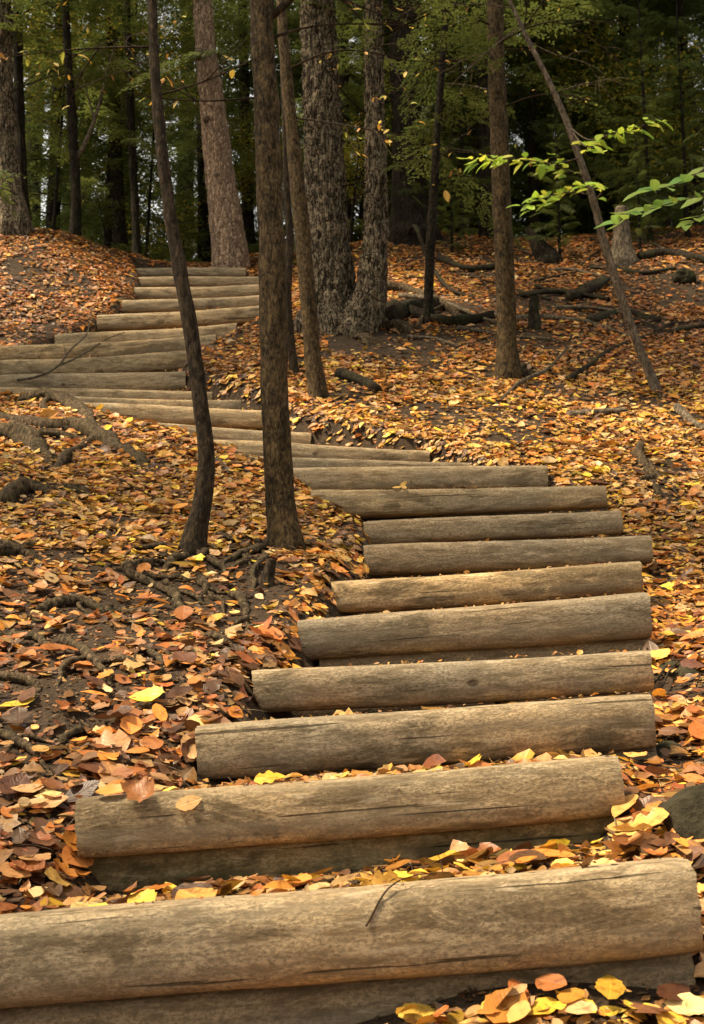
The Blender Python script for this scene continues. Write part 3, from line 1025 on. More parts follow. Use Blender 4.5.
# crumbs and leaf scraps along the log tops
cp, cn, cs, cc = [], [], [], []
for k, (mid, ex, ey, ez, ln, ra, rb) in log_axis.items():
    nn = int(ln * 45)
    u = rng.uniform(-.5, .5, nn)
    rad = ra + (rb - ra) * (u + .5)
    ph = rng.normal(math.radians(98), 0.22, nn)
    cp.append(mid + ex * (u * ln)[:, None] + ey * (np.cos(ph) * rad)[:, None] + ez * (np.sin(ph) * rad * 1.0 + 0.003)[:, None])
    cn.append(ey * np.cos(ph)[:, None] + ez * np.sin(ph)[:, None] + rng.normal(0, .45, (nn, 3)))
    cs.append(rng.uniform(0.006, 0.024, nn) * np.where(rng.random(nn) < .06, 2.2, 1))
    cc.append(PALETTE[rng.choice([0, 1, 3, 4, 5, 6, 6, 4], nn)] * rng.uniform(.6, 1.1, (nn, 1)))
cp, cn, cs, cc = map(np.concatenate, (cp, cn, cs, cc))
a3 = scatter(FAR_T, rng.integers(0, len(FAR_T), len(cp)), cp, rot_from(cn, rng.uniform(0, 6.28, len(cp))), cs, cc)
# little sticks, stalks and needles mixed into the leaves
STICK_T = [leaf_template(3, 900 + k, .25, 0, .035) for k in range(5)]
ns = 9000
sx_i = rng.integers(0, nL, ns)
spos = lpos[sx_i] + np.stack([rng.normal(0, .05, ns), rng.normal(0, .05, ns), rng.uniform(.0, .014, ns)], 1)
sn = np.stack([rng.normal(0, .3, ns), rng.normal(-.2, .3, ns), np.ones(ns)], 1)
ssz = np.stack([rng.uniform(.04, .2, ns) * (rng.random(ns) ** 1.5 + .3)] * 3, 1)
ssz[:, 1] = rng.uniform(.05, .13, ns)
sc_ = np.array([(.07, .045, .025), (.16, .11, .065), (.25, .19, .12), (.04, .027, .016)])[rng.integers(0, 4, ns)]
a5 = scatter(STICK_T, rng.integers(0, 5, ns), spos, rot_from(sn, rng.uniform(0, 6.28, ns)), ssz, sc_)
# crushed scraps over all the bare soil
nf = 60000
fy = 2.3 + 17 * rng.random(nf) ** 1.5
fx = rng.uniform(-1, 1, nf) * (0.265 * fy + .8)
fz = gz_fast(fx, fy)
fpos = np.stack([fx, fy, fz + rng.uniform(.001, .008, nf)], 1)
fn = np.stack([-(gz_fast(fx + e, fy) - gz_fast(fx - e, fy)) / (2 * e), -(gz_fast(fx, fy + e) - gz_fast(fx, fy - e)) / (2 * e), np.ones(nf)], 1).clip(-.9, 1) + rng.normal(0, .3, (nf, 3))
fn[:, 2] = np.abs(fn[:, 2]) + .2
fcol = np.array([(.10, .05, .022), (.16, .08, .034), (.24, .11, .04), (.06, .035, .018), (.33, .17, .06), (.2, .13, .07)])[rng.integers(0, 6, nf)] * rng.uniform(.7, 1.2, (nf, 1))
a6 = scatter(TINY_T, rng.integers(0, len(TINY_T), nf), fpos, rot_from(fn, rng.uniform(0, 6.28, nf)), rng.uniform(.008, .034, nf), fcol)
off, VV, FF, UU, CC = 0, [], [], [], []
for V, F, U, c in (a1, a2, a3, a4, a5, a6):
    VV.append(V); FF.append(F + off); UU.append(U); CC.append(c)
    off += len(V)
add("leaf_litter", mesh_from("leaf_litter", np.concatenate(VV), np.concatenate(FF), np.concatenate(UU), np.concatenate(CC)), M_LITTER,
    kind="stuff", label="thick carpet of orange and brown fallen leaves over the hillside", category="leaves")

big_me = []
for k, (V, F, U) in enumerate(BIG_T):
    me = mesh_from("fallen_leaf", V, F, U)
    me.materials.append(M_LEAF)
    big_me.append(me)


def place_leaf(pos, R, size, col, k, label, group):
    o = bpy.data.objects.new("fallen_leaf", big_me[k])
    C.objects.link(o)
    s = np.broadcast_to(size, (3,))
    m = Matrix([[R[r][c] * s[c] for c in range(3)] + [pos[r]] for r in range(3)] + [[0, 0, 0, 1]])
    o.matrix_world = m
    o.color = (*[float(v) for v in col], 1)
    o["label"] = label
    o["category"] = "leaf"
    o["group"] = group
    return o


def leaf_zone(px, py, y, x, corr):
    if corr > 0.5:
        return "on the tread behind the bottom log" if y < 3.95 else "on a tread of the stairs"
    if y < 3.05:
        return "in front of the bottom logs"
    if px > 600:
        if y < 4.4:
            return "beside the right ends of the lowest steps"
        return "on the slope right of the stairs"
    if y < 4.2:
        return "at the left end of the second step"
    if y < 5.2:
        return "on the bank left of the fourth step"
    return "on the root-crossed bank left of the steps"


ORD = ['first', 'second', 'third', 'fourth', 'fifth', 'sixth', 'seventh', 'eighth', 'ninth', 'tenth', 'eleventh', 'twelfth', 'thirteenth', 'fourteenth', 'fifteenth',
       'sixteenth', 'seventeenth', 'eighteenth', 'nineteenth', 'twentieth']
named = {}
for j in single:
    z_ = leaf_zone(ppx[j], ppy[j], ly[j], lx[j], lcorr[j])
    siz = 'large' if lsize[j] > 0.085 else ('small' if lsize[j] < 0.06 else 'middling')
    named.setdefault((f"{siz} {PNAMES[pidx[j]]} leaf", z_), []).append(j)
for (what, z_), js in named.items():
    js.sort(key=lambda q: ppx[q])
    for n_i, j in enumerate(js):
        lab = f"{what} {z_}" if len(js) == 1 else f"{what} {z_}, {ORD[min(n_i, 19)]} from left"
        k = int(rng.integers(0, 8)) if rng.random() > .1 else int(rng.integers(8, 10))
        place_leaf(lpos[j] + np.array([0, 0, 0.012]), lR[j], size3[j] * (1.15 if k >= 8 else 1.0), lcol[j], k, lab, "leaves lying " + z_)


def on_log(k, px, roll_deg, lift=0.006):
    """point and normal on a log's surface at the column px; roll 90 = top, 180 = towards the camera"""
    mid, ex, ey, ez, ln, ra, rb = log_axis[k]
    pa = mid - ex * ln / 2
    pb = mid + ex * ln / 2
    xa, _, _ = project([pa]); xb, _, _ = project([pb])
    t = (px - xa[0]) / (xb[0] - xa[0])
    r_ = ra + (rb - ra) * t
    a = math.radians(roll_deg)
    n = ey * math.cos(a) + ez * math.sin(a)
    sup_ = (abs(math.cos(a)) ** 3.9 + abs(math.sin(a)) ** 3.9) ** (-1 / 3.9)      # the logs' squarish section
    return pa + ex * ln * t + n * (r_ * sup_ + lift), n


def special(pos, n, yaw_, size, col, k, label):
    R = rot_from(np.array([n]), np.array([yaw_]))[0]
    return place_leaf(pos, R, size, col, k, label, "single leaves lying on or beside the steps")


p_, n_ = on_log('s2', 143, 135, .02)
special(p_, n_ + np.array([.1, -.3, .3]), 2.6, (.105, .105, .16), (.34, .13, .035), 8, "large curled rust-brown leaf draped over the left end of the second step")
p_, n_ = on_log('s2', 118, 118, .014)
special(p_, n_ + np.array([0, -.2, .2]), 0.2, (.1, .075, .1), (.62, .34, .07), 2, "golden leaf at the left end of the second step beside the curled rust leaf")
p_, n_ = on_log('s2', 162, 100, .012)
special(p_, n_ + np.array([.2, -.2, .1]), 0.5, (.07, .05, .1), (.62, .42, .16), 1, "small tan leaf on top of the second step, right of the curled rust leaf")
p_, n_ = on_log('s2', 193, 150, .004)
special(p_, n_, 0.6, (.075, .07, .03), (.60, .35, .12), 5, "flat tan-orange leaf stuck to the front of the second step")
p_, n_ = on_log('s2', 272, 96, .016)
special(p_, n_ + np.array([0, -.5, .2]), 0.15, (.09, .085, .12), (.75, .42, .04), 9, "bright yellow leaf between the second and third steps")
p_, n_ = on_log('s2', 295, 98, .01)
special(p_, n_ + np.array([0, -.3, .2]), 3.3, (.06, .04, .08), (.62, .32, .05), 3, "small orange leaf at the right of the bright yellow leaf between steps")
p_, n_ = on_log('s9', 404, 100, .03)
special(p_, np.array([.2, -1, .3]), 1.4, (.06, .05, .05), (.7, .42, .1), 0, "upright yellow leaf standing on top of the ninth step")
p_, n_ = on_log('s9', 397, 125, .008)
special(p_, n_, 0.3, (.06, .055, .03), (.68, .4, .1), 4, "flat yellow leaf on the ninth step, left of the upright one")
p_, n_ = on_log('s9', 404, 128, .008)
special(p_, n_, 1.9, (.05, .05, .03), (.66, .4, .12), 7, "flat yellow leaf on the ninth step, below the upright one")
for (px, py, sz, colr, lab, kk) in [
    (636, 846, .11, (.8, .52, .14), "pale yellow heart-shaped leaf right of the second step's lower log", 5),
    (598, 474, .16, (.75, .55, .04), "vivid yellow lobed leaf on the slope right of the upper right log ends", 8),
    (148, 602, .12, (.42, .16, .06), "large rust-red leaf on bare soil between roots left of the stairs", 2),
    (16, 708, .14, (.7, .45, .05), "long yellow leaf at the left edge below the exposed roots", 0),
    (30, 850, .13, (.35, .12, .04), "large rust leaf left of the second step near the left edge", 5),
    (205, 438, .12, (.7, .4, .04), "orange-gold leaf at the foot of the thin dark trunk's left log", 1),
    (48, 426, .16, (.62, .28, .05), "upright orange leaf standing against the exposed roots", 3),
    (575, 1012, .1, (.78, .48, .06), "bright yellow leaf in front of the bottom log at lower right", 5),
    (540, 1016, .09, (.76, .46, .05), "yellow leaf in front of the bottom log, left of the brightest one", 4),
    (500, 1018, .1, (.8, .52, .1), "pale yellow leaf in front of the bottom log near the bottom centre", 2),
    (420, 1019, .1, (.74, .46, .08), "yellow-tan leaf at the bottom edge under the lower log", 1),
]:
    g = G(px, py)
    up = np.array([rng.normal(0, .15), -.35, 1.0]) if 'upright' not in lab else np.array([.2, -1, .15])
    special(g + np.array([0, 0, .014 if 'upright' not in lab else .08]), up, rng.uniform(0, 6.2) if 'upright' not in lab else 1.5, (sz, sz, sz * 1.2), colr, kk, lab)


# ------------------------------------------------------------------ hemlock foliage (shared meshes)
def branch_template(seed, L=3.0):
    """one drooping flat hemlock branch along +x: leaf-twig diamonds (m x 4 x 3) and its wood"""
    r = np.random.default_rng(seed)
    t = np.linspace(0, 1, 22)
    spine = np.stack([t * L, 0.18 * np.sin(t * 3 + r.uniform(0, 6)) * t, 0.16 * t - 0.62 * t ** 2.2], 1)
    Q = []
    wood = [(spine, 0.016 * (1 - 0.85 * t) + 0.002)]
    for s in np.arange(0.14, 1.0, 0.033):
        for side in (-1, 1):
            if r.random() < 0.12:
                continue
            k = s * 21
            i0 = int(k)
            base = spine[i0] + (spine[min(i0 + 1, 21)] - spine[i0]) * (k - i0)
            ln = (0.16 + 0.75 * min(s * 2.2, 1) * (1 - s * 0.82)) * r.uniform(0.6, 1.15) * L / 3.0
            a = side * math.radians(r.uniform(42, 66))
            d = np.array([math.cos(a), math.sin(a), r.uniform(-.25, .08)])
            m = max(4, int(ln / 0.04))
            tt = np.linspace(0.04, 1, m)
            pts = base + d * (tt * ln)[:, None] + np.array([0, 0, -0.22]) * (tt ** 2 * ln)[:, None] + np.array([0.12, 0, 0]) * (tt ** 2 * ln)[:, None]
            if r.random() < .35:
                wood.append((np.stack([pts[0], pts[m // 2], pts[-1]]), np.array([.004, .003, .001])))
            for sd in (-1, 1):
                b2 = a + sd * np.radians(r.uniform(35, 65, m))
                l2 = (0.07 + 0.085 * (1 - tt)) * r.uniform(0.6, 1.25, m)
                d2 = np.stack([np.cos(b2), np.sin(b2), r.uniform(-.45, .12, m)], 1)
                perp = np.stack([-np.sin(b2), np.cos(b2), r.uniform(-.4, .4, m)], 1)
                w = r.uniform(0.014, 0.027, m)[:, None]
                tip = pts + d2 * l2[:, None]
                mdl = pts + d2 * (l2 * 0.45)[:, None]
                Q.append(np.stack([pts, mdl - perp * w, tip, mdl + perp * w], 1))
    return np.concatenate(Q), wood


BR = [branch_template(500 + k) for k in range(5)]


def hemlock_meshes(seed, H, z0, spread, dens=1.0, low_r=1.0):
    r = np.random.default_rng(seed)
    quads, wood = [], MB()
    z = z0
    az = r.uniform(0, 6.28)
    while z < H - 0.4:
        f = (z - z0) / (H - z0)
        ln = spread * (0.35 + 0.65 * math.sin(min(1, (f + 0.18) * 1.5) * math.pi / 2)) * (1 - f) ** 0.75 * r.uniform(0.3, 1.3) + 0.25
        if f < 0.1:
            ln *= low_r
        az += 2.4 + r.uniform(-.5, .5)
        Q, W = BR[r.integers(0, len(BR))]
        sc = ln / 3.0
        c, s_ = math.cos(az), math.sin(az)
        pitch = math.radians(r.normal(3, 15))
        roll = math.radians(r.normal(0, 22))
        Rz = np.array([[c, -s_, 0], [s_, c, 0], [0, 0, 1]])
        Ry = np.array([[math.cos(pitch), 0, -math.sin(pitch)], [0, 1, 0], [math.sin(pitch), 0, math.cos(pitch)]])
        Rx = np.array([[1, 0, 0], [0, math.cos(roll), -math.sin(roll)], [0, math.sin(roll), math.cos(roll)]])
        R = Rz @ Ry @ Rx
        hi = z > 11
        q = Q[r.random(len(Q)) < (0.45 if hi else 0.8 * min(1, sc + 0.25))]
        if hi:
            ctr = q[:, :1]
            q = ctr + (q - ctr) * 1.9
        quads.append((q * sc) @ R.T + np.array([0, 0, z]))
        for (sp, rad) in W[:1] + ([] if hi else W[1::2]):
            V, F = tube((sp * sc) @ R.T + np.array([0, 0, z]), rad * max(sc, .5), 4, cap=False)
            wood.add(V, F)
        z += r.uniform(0.09, 0.24) / dens * (1.5 if hi else 1)
    q = np.concatenate(quads)
    V = q.reshape(-1, 3)
    me = mesh_from("hemlock_foliage", V, np.arange(len(V)).reshape(-1, 4), smooth_shade=False)
    me.materials.append(M_NEEDLE)
    wm = wood.mesh("hemlock_branches")
    wm.materials.append(M_BARK['dark'])
    return me, wm


HEM = [hemlock_meshes(1, 15, 0.9, 3.2, 1.25), hemlock_meshes(2, 17, 1.4, 2.9, 1.2), hemlock_meshes(3, 13, 0.5, 2.7, 1.25), hemlock_meshes(4, 18, 3.0, 3.3, 1.1), hemlock_meshes(5, 12, 2.7, 1.7, .6), hemlock_meshes(6, 12, 1.9, 2.3, 1.0)]
HEMH = [17, 19, 15, 21]


def straight_trunk(H, r0, seed, lean=0.0):
    r = np.random.default_rng(seed)
    n = 44
    t = np.linspace(0, 1, n)
    path = np.stack([lean * t * H + 0.05 * np.sin(t * 5 + r.uniform(0, 6)) * t, 0.05 * np.sin(t * 4 + r.uniform(0, 6)) * t, -0.3 + t * (H + 0.3)], 1)
    rad = r0 * (1 - t) ** 0.8 + 0.01 + r0 * 0.6 * np.exp(-np.clip(path[:, 2], 0, None) / 0.22)
    return mesh_from("trunk", *tube(path, rad, 16, lump=0.12, lump_scale=9, ridge=r0 * 0.16, seed=seed))


TRK = [straight_trunk(17, 0.16, 1), straight_trunk(19, 0.2, 2, .01), straight_trunk(15, 0.12, 3, -.008), straight_trunk(21, 0.24, 4)]
for m_ in TRK:
    m_.materials.append(M_BARK['dark'])


def place_hemlock(v, x, y, rz, sc, label):
    z = gz_fast(x, y)[0]
    t = empty("hemlock_tree", (x, y, z - 0.05), label=label, category="tree", group="hemlock trees of the wood behind the stairs")
    t.rotation_euler = (0, 0, rz)
    t.scale = (sc, sc, sc)
    add("trunk", TRK[v], None, t)
    add("crown", HEM[v][0], None, t)
    add("branch", HEM[v][1], None, t)
    return t


# distance, column in the picture -> a real spot on the hill
def spot(px, y):
    return (px - CX) / FPX * y * 1.02, y


HSPOTS = [
    # v, px, y, rot, scale, label
    (0, 175, 30.0, 4.0, 1.1, "farther hemlock seen between the thin dark trunk and the pale pine"),
    (2, 185, 26.0, 0.2, 1.0, "bushy young hemlock behind the topmost step, left of the pale pine"),
    (1, 262, 31.0, 1.2, 1.1, "far hemlock behind the gap right of the pale pine"),
    (0, -110, 19.5, 0.3, 1.0, "dense green hemlock behind the left mound, at the left edge"),
    (2, 45, 22.0, 1.3, 1.05, "hemlock behind the left mound, between the rugged trunk and the forked dark trunk"),
    (1, 118, 24.0, 2.3, 1.0, "hemlock behind the head of the stairs, left of the thin dark trunk"),
    (2, 262, 23.0, 5.2, 1.0, "hemlock just right of the pale pine trunk"),
    (3, 395, 22.0, 1.9, 1.0, "tall dark hemlock behind the twin plated trunks"),
    (2, 455, 20.5, 2.9, 1.1, "low-branched hemlock between the dark trunk and the brown right trunk"),
    (0, 540, 22.0, 3.7, 1.05, "broad hemlock filling the wood right of the brown trunk"),
    (1, 610, 20.5, 4.6, 1.0, "hemlock above the pale stump at the upper right"),
    (2, 690, 22.5, 5.6, 1.1, "hemlock at the right edge behind the bright leaves"),
    (0, 770, 19.0, 0.1, 1.0, "hemlock leaning in from beyond the right edge"),
    (3, 20, 29.0, 2.0, 1.1, "far hemlock behind the left group"),
    (0, 500, 30.0, 1.0, 1.2, "far hemlock behind the brown right trunk"),
    (3, 600, 33.0, 3.0, 1.1, "far hemlock at the upper right"),
    (3, -130, 24.0, 4.4, 1.0, "hemlock beyond the left edge reaching over the mound"),
    (1, 850, 26.0, 0.9, 1.1, "hemlock beyond the right edge, deep in the wood"),
    (2, 75, 26.5, 3.9, 1.15, "low-branched hemlock in the second row behind the left mound"),
    (2, 310, 22.5, 4.1, 1.1, "low-branched hemlock behind the nearest thick trunk's upper part"),
    (2, 500, 25.5, 0.5, 1.2, "low-branched hemlock in the second row behind the brown right trunk"),
    (2, 580, 25.0, 2.5, 1.2, "low-branched hemlock in the second row right of the leaning sapling"),
    (2, 645, 27.5, 3.3, 1.2, "low-branched hemlock in the second row near the right edge"),
    (0, 60, 34.0, 1.1, 1.2, "far hemlock behind the left mound"),
    (1, 690, 38.0, 5.9, 1.2, "distant hemlock at the right behind the yellow foliage"),
]
for v, px, y, rz, sc, lab in HSPOTS:
    x, yy = spot(px, y)
    place_hemlock(v, x, yy, rz, sc, lab)
for v, px, y, rz, sc, lab in [
    (2, 100, 19.6, 3.3, .6, "young hemlock at the right shoulder of the left mound"),
    (2, 196, 20.8, 5.0, .5, "small hemlock at the left foot of the pale pine"),
    (2, 268, 20.5, 0.9, .58, "small hemlock between the pale pine and the nearest thick trunk"),
    (0, 315, 21.0, 2.8, .6, "young hemlock behind the slim leaning trunk"),
    (2, 362, 19.8, 3.9, .5, "small hemlock seen between the twin plated trunks"),
    (2, 445, 19.4, 4.9, .62, "young hemlock right of the thick dark trunk"),
    (0, 478, 20.4, 1.2, .6, "young hemlock left of the brown right trunk's top"),
    (2, 540, 19.4, 2.2, .6, "young hemlock behind the dark leaning stub"),
    (2, 590, 20.0, 3.0, .62, "young hemlock behind the bright leaves of the leaning sapling"),
    (0, 640, 19.8, 5.5, .62, "young hemlock behind the pale mossy stump"),
    (2, 700, 19.6, 0.6, .6, "young hemlock at the right edge of the slope's top"),
]:
    x, yy = spot(px, y)
    place_hemlock(v, x, yy, rz, sc, lab)
place_hemlock(1, -5.1, 12.0, 2.6, 0.95, "near hemlock outside the left edge whose boughs hang over the top left corner")
place_hemlock(3, 6.6, 12.5, 1.1, 1.0, "near hemlock outside the right edge shading the slope")
# wood behind and beside the camera: unseen hemlocks added to block low sky
for v, x, y, rz, sc, lab in [
    (1, -2.5, -7.5, .3, 1.0, "unseen hemlock of the wood behind the viewer, left of the path"),
    (0, 3.2, -8.0, 1.4, 1.1, "unseen hemlock of the wood behind the viewer, right of the path"),
    (3, -7.5, -4.5, 2.2, 1.1, "unseen hemlock behind the viewer, well left of the path"),
    (2, 8.0, -3.5, 3.1, 1.1, "unseen hemlock behind the viewer, well right of the path"),
    (0, -8.2, 2.0, 4.0, 1.0, "unseen hemlock beside the stair foot, far to the left"),
    (1, 8.5, 3.5, 5.1, 1.05, "unseen hemlock beside the stair foot, far to the right"),
    (3, 0.4, -12.0, 0.8, 1.1, "unseen hemlock farther behind the viewer on the path line"),
    (1, -6.6, 7.2, 1.0, 1.0, "unseen hemlock left of the bank beyond the left edge"),
    (0, 8.0, 8.5, 2.0, 1.0, "unseen hemlock right of the slope beyond the right edge")]:
    place_hemlock(v, x, y, rz, sc, lab)


# ------------------------------------------------------------------ trunks that stand free in the picture
def pixel_trunk(pts, base=None, depth=None, top_add=3.0, segs=20, rings=90, flare=0.5, flare_h=0.25, **kw):
    """pts: (px, py, width px) from the base upwards; returns mesh built about the base point"""
    g = G(pts[0][0], pts[0][1]) if depth is None else None
    d = depth if depth is not None else g[1]
    W3 = [P(px, py, d) for px, py, w in pts]
    rad = [w / 2 / FPX * d for px, py, w in pts]
    dirn = W3[-1] - W3[-2]
    dirn /= np.linalg.norm(dirn)
    if dirn[2] < 0.9:
        dirn = dirn * 0.5 + np.array([0, 0, .5])
    if top_add:
        W3.append(W3[-1] + dirn * top_add)
        rad.append(rad[-1] * 0.55)
    b0 = W3[0].copy()
    W3.insert(0, b0 - np.array([0, 0, 0.3]) - (W3[1] - W3[0]) / np.linalg.norm(W3[1] - W3[0]) * 0.05)
    rad.insert(0, rad[0])
    W3 = np.array(W3)
    path = catmull(W3, rings)
    lo = np.concatenate([[0], np.cumsum(np.linalg.norm(np.diff(W3, axis=0), axis=1))])
    lp = np.concatenate([[0], np.cumsum(np.linalg.norm(np.diff(path, axis=0), axis=1))])
    rr = np.interp(lp / lp[-1], lo / lo[-1], rad)
    rr = rr * (1 + flare * np.exp(-np.clip(path[:, 2] - b0[2], 0, None) / flare_h))
    V, F = tube(path, rr, segs, **kw)
    return b0, V - b0, F, path, rr


def limb_paths(start, direction, length, rad, r, depth=2, gravity=-0.15):
    """simple branching twig: list of (path, radii)"""
    n = 9
    t = np.linspace(0, 1, n)
    d = np.asarray(direction, float)
    d = d / np.linalg.norm(d)
    side = np.cross(d, r.normal(0, 1, 3))
    side /= np.linalg.norm(side) + 1e-9
    wig = 0.10 * length * r.uniform(-1, 1) * np.sin(t * math.pi * r.uniform(.8, 1.8))
    path = np.asarray(start) + d * (t * length)[:, None] + side * wig[:, None] + np.array([0, 0, gravity * length]) * (t ** 2)[:, None]
    out = [(path, rad * (1 - 0.85 * t) + 0.0012)]
    if depth > 0:
        for k in range(r.integers(2, 5)):
            f = r.uniform(0.3, 0.95)
            i0 = int(f * (n - 1))
            nd = d + r.normal(0, 0.55, 3) + side * r.choice([-.6, .6])
            out += limb_paths(path[i0], nd, length * r.uniform(.3, .55), rad * (1 - .8 * f) * .7 + .001, r, depth - 1, gravity)
    return out


def add_limbs(tree, b0, specs, mat, name="branch", segs=5):
    """each limb with its twigs is one part; specs: (start, direction, length, radius, seed, depth, gravity)"""
    tips = []
    for (st, d, ln, rad, seed, dep, gr) in specs:
        mb = MB()
        for pth, rr in limb_paths(st, d, ln, rad, np.random.default_rng(seed), dep, gr):
            V, F = tube(pth, rr, segs)
            mb.add(V, F)
            tips.append(pth)
        add(name, mb.mesh(name, b0), mat, tree)
    return tips


def leafy_crown(seed, n, rx, rz, cols, size=0.08):
    """loose broadleaf crown as one mesh about its own centre"""
    r = np.random.default_rng(seed)
    cl = r.normal(0, 1, (max(8, n // 40), 3))
    cl /= np.linalg.norm(cl, axis=1)[:, None]
    cl *= (r.random(len(cl)) ** .4)[:, None]
    pos = cl[r.integers(0, len(cl), n)] + r.normal(0, .16, (n, 3)) * np.array([1, 1, .6])
    pos = pos * np.array([rx, rx, rz])
    R = rot_from(np.stack([r.normal(0, .5, n), r.normal(0, .5, n), np.ones(n)], 1), r.uniform(0, 6.28, n))
    col = np.array(cols)[r.integers(0, len(cols), n)] * r.uniform(.7, 1.2, (n, 1))
    V, F, U, Cc = scatter(FAR_T, r.integers(0, len(FAR_T), n), pos, R, r.uniform(.7, 1.3, n) * size, col)
    me = mesh_from("crown_leaves", V, F, U, Cc)
    me.materials.append(M_CROWNLEAF)
    return me


CROWN_GOLD = leafy_crown(1, 2600, 1.7, 1.5, [(.5, .3, .04), (.3, .3, .05), (.2, .24, .04), (.55, .25, .04)])
CROWN_GREEN = leafy_crown(2, 5200, 2.2, 2.0, [(.24, .27, .05), (.38, .34, .05), (.12, .17, .03), (.5, .38, .05)], 0.1)
CROWN_GREEN2 = leafy_crown(3, 4200, 1.8, 1.5, [(.12, .17, .03), (.09, .13, .025), (.3, .27, .04)], 0.1)


def stem_tree(name, label, pts, bark, crown=None, limbs=(), group=None, cat="tree", **kw):
    b0, V, F, path, rr = pixel_trunk(pts, **kw)
    t = empty(name, b0, label=label, category=cat)
    if group:
        t["group"] = group
    add("trunk", mesh_from("trunk", V, F), M_BARK[bark], t)
    if crown is not None:
        o = add("crown", crown, None, t)
        o.location = [float(a) for a in (path[-1] - b0 + np.array([0, 0, .6]))]
    lim = []
    for (py, d, ln, rad, seed, dep, gr) in limbs:
        _, yy, _ = project(path)
        k = int(np.argmin(np.abs(yy - py)))
        lim.append((path[k], d, ln, rad, seed, dep, gr))
    tips = add_limbs(t, b0, lim, M_BARK['thin' if bark in ('thin', 'brown') else ('dead' if name == 'dark_tree' else 'dark')]) if lim else []
    return t, b0, path, rr, tips


# thin dark sapling in front of the middle steps
T1 = stem_tree("slender_tree", "thin dark curving trunk standing left of the middle steps, nearest to the camera but one",
               [(192, 553, 24), (203, 500, 20), (206, 452, 18), (200, 400, 17), (192, 340, 16), (181, 275, 15), (170, 215, 13), (161, 140, 12), (155, 70, 11), (152, 0, 10), (150, -60, 10)],
               'thin', CROWN_GOLD, [(96, (1, .2, .5), .7, .006, 21, 1, 0), (50, (-1, .3, .2), .9, .006, 25, 2, -.1), (-40, (-1, .3, .8), 1.2, .012, 22, 2, 0)], flare=.35, flare_h=.08, lump=.16, lump_scale=14, top_add=2.4, rings=140)
# the nearest thick trunk
T2 = stem_tree("brown_tree", "straight brown scaly trunk, thickest near one, beside the left ends of the steps",
               [(286, 549, 33), (280, 500, 31), (277, 440, 30), (274, 380, 29), (273, 300, 28), (270, 200, 27), (266, 100, 26), (262, 20, 25), (260, -80, 24)],
               'brown', CROWN_GOLD, [(24, (1, -.2, .9), 1.3, .022, 31, 2, .05), (40, (1, .4, .5), 0.9, .008, 33, 2, -.1), (95, (-1, -.1, .12), .75, .006, 35, 2, -.1)],
               flare=.22, flare_h=.08, lump=.09, lump_scale=16, ridge=.006, ridge_n=16, top_add=3.0, rings=200, segs=32)
T3 = stem_tree("slender_tree", "slim brown trunk leaning left, standing right of the nearest thick trunk",
               [(318, 398, 19), (312, 350, 17), (308, 300, 17), (303, 240, 17), (298, 190, 16), (293, 140, 14), (287, 80, 12), (282, 20, 11), (279, -40, 10)],
               'brown', CROWN_GOLD, [(70, (1, .1, .3), 1.4, .009, 41, 2, -.1), (120, (1, -.3, -.2), 1.0, .008, 42, 2, -.1)], flare=.25, flare_h=.08, lump=.1, lump_scale=12, ridge=.006, ridge_n=12, rings=120)
T17 = stem_tree("slender_tree", "very thin dark stem between the thick brown trunk and the slim leaning one",
                [(294, 374, 9), (290, 330, 8), (288, 290, 8), (290, 240, 8), (287, 200, 7), (285, 140, 6), (283, 80, 5)], 'thin', None, flare=.4, flare_h=.06, lump=.15, top_add=.6)


def big_flute(A, L):
    return 0.16 * np.exp(-np.clip(L - .3, 0, None) / 0.35) * np.cos(A * 5 + 0.6)


T4 = stem_tree("plated_tree", "big old trunk with grey plated bark, left one of the twin trunks",
               [(330, 326, 52), (330, 290, 44), (328, 230, 41), (324, 160, 40), (321, 90, 38), (318, 20, 36), (316, -60, 34)], 'plated', None,
               [(195, (1, -.5, .12), .75, .010, 51, 1, -.05), (215, (1, -.8, .2), .7, .012, 52, 1, -.05), (270, (1, -.7, .1), .55, .008, 53, 1, .05)],
               flare=.35, flare_h=.3, ridge=.05, ridge_n=22, ridge_len=7, segs=84, rings=300, lump=.06, lump_scale=5, flute=big_flute, top_add=6)
T5 = stem_tree("plated_tree", "narrower plated trunk leaning against the big one, right one of the twin trunks",
               [(352, 334, 46), (368, 300, 34), (375, 250, 26), (376, 190, 23), (375, 130, 21), (374, 60, 19), (372, -30, 18)], 'plated', None,
               [(120, (-.7, -.5, .5), .8, .012, 56, 2, 0), (40, (.8, -.5, .3), 1.2, .014, 57, 2, -.2)],
               depth=T4[1][1] - .15, flare=.2, flare_h=.2, ridge=.035, ridge_n=16, ridge_len=7, segs=64, rings=280, lump=.06, lump_scale=6, top_add=5)
T6 = stem_tree("dark_tree", "thick dark trunk with spreading base behind the twin plated trunks",
               [(414, 238, 40), (410, 200, 34), (407, 120, 31), (404, 40, 30), (402, -60, 28)], 'dark', None,
               [(60, (1, -.6, .2), 1.6, .016, 61, 2, -.2), (100, (1, -.8, .1), 1.5, .014, 62, 2, -.25), (150, (1, -.6, -.1), 1.2, .012, 63, 2, -.2), (20, (.6, -1, .2), 1.6, .016, 64, 2, -.2)],
               flare=.5, flare_h=.35, ridge=.05, ridge_n=10, segs=40, rings=160, top_add=7)
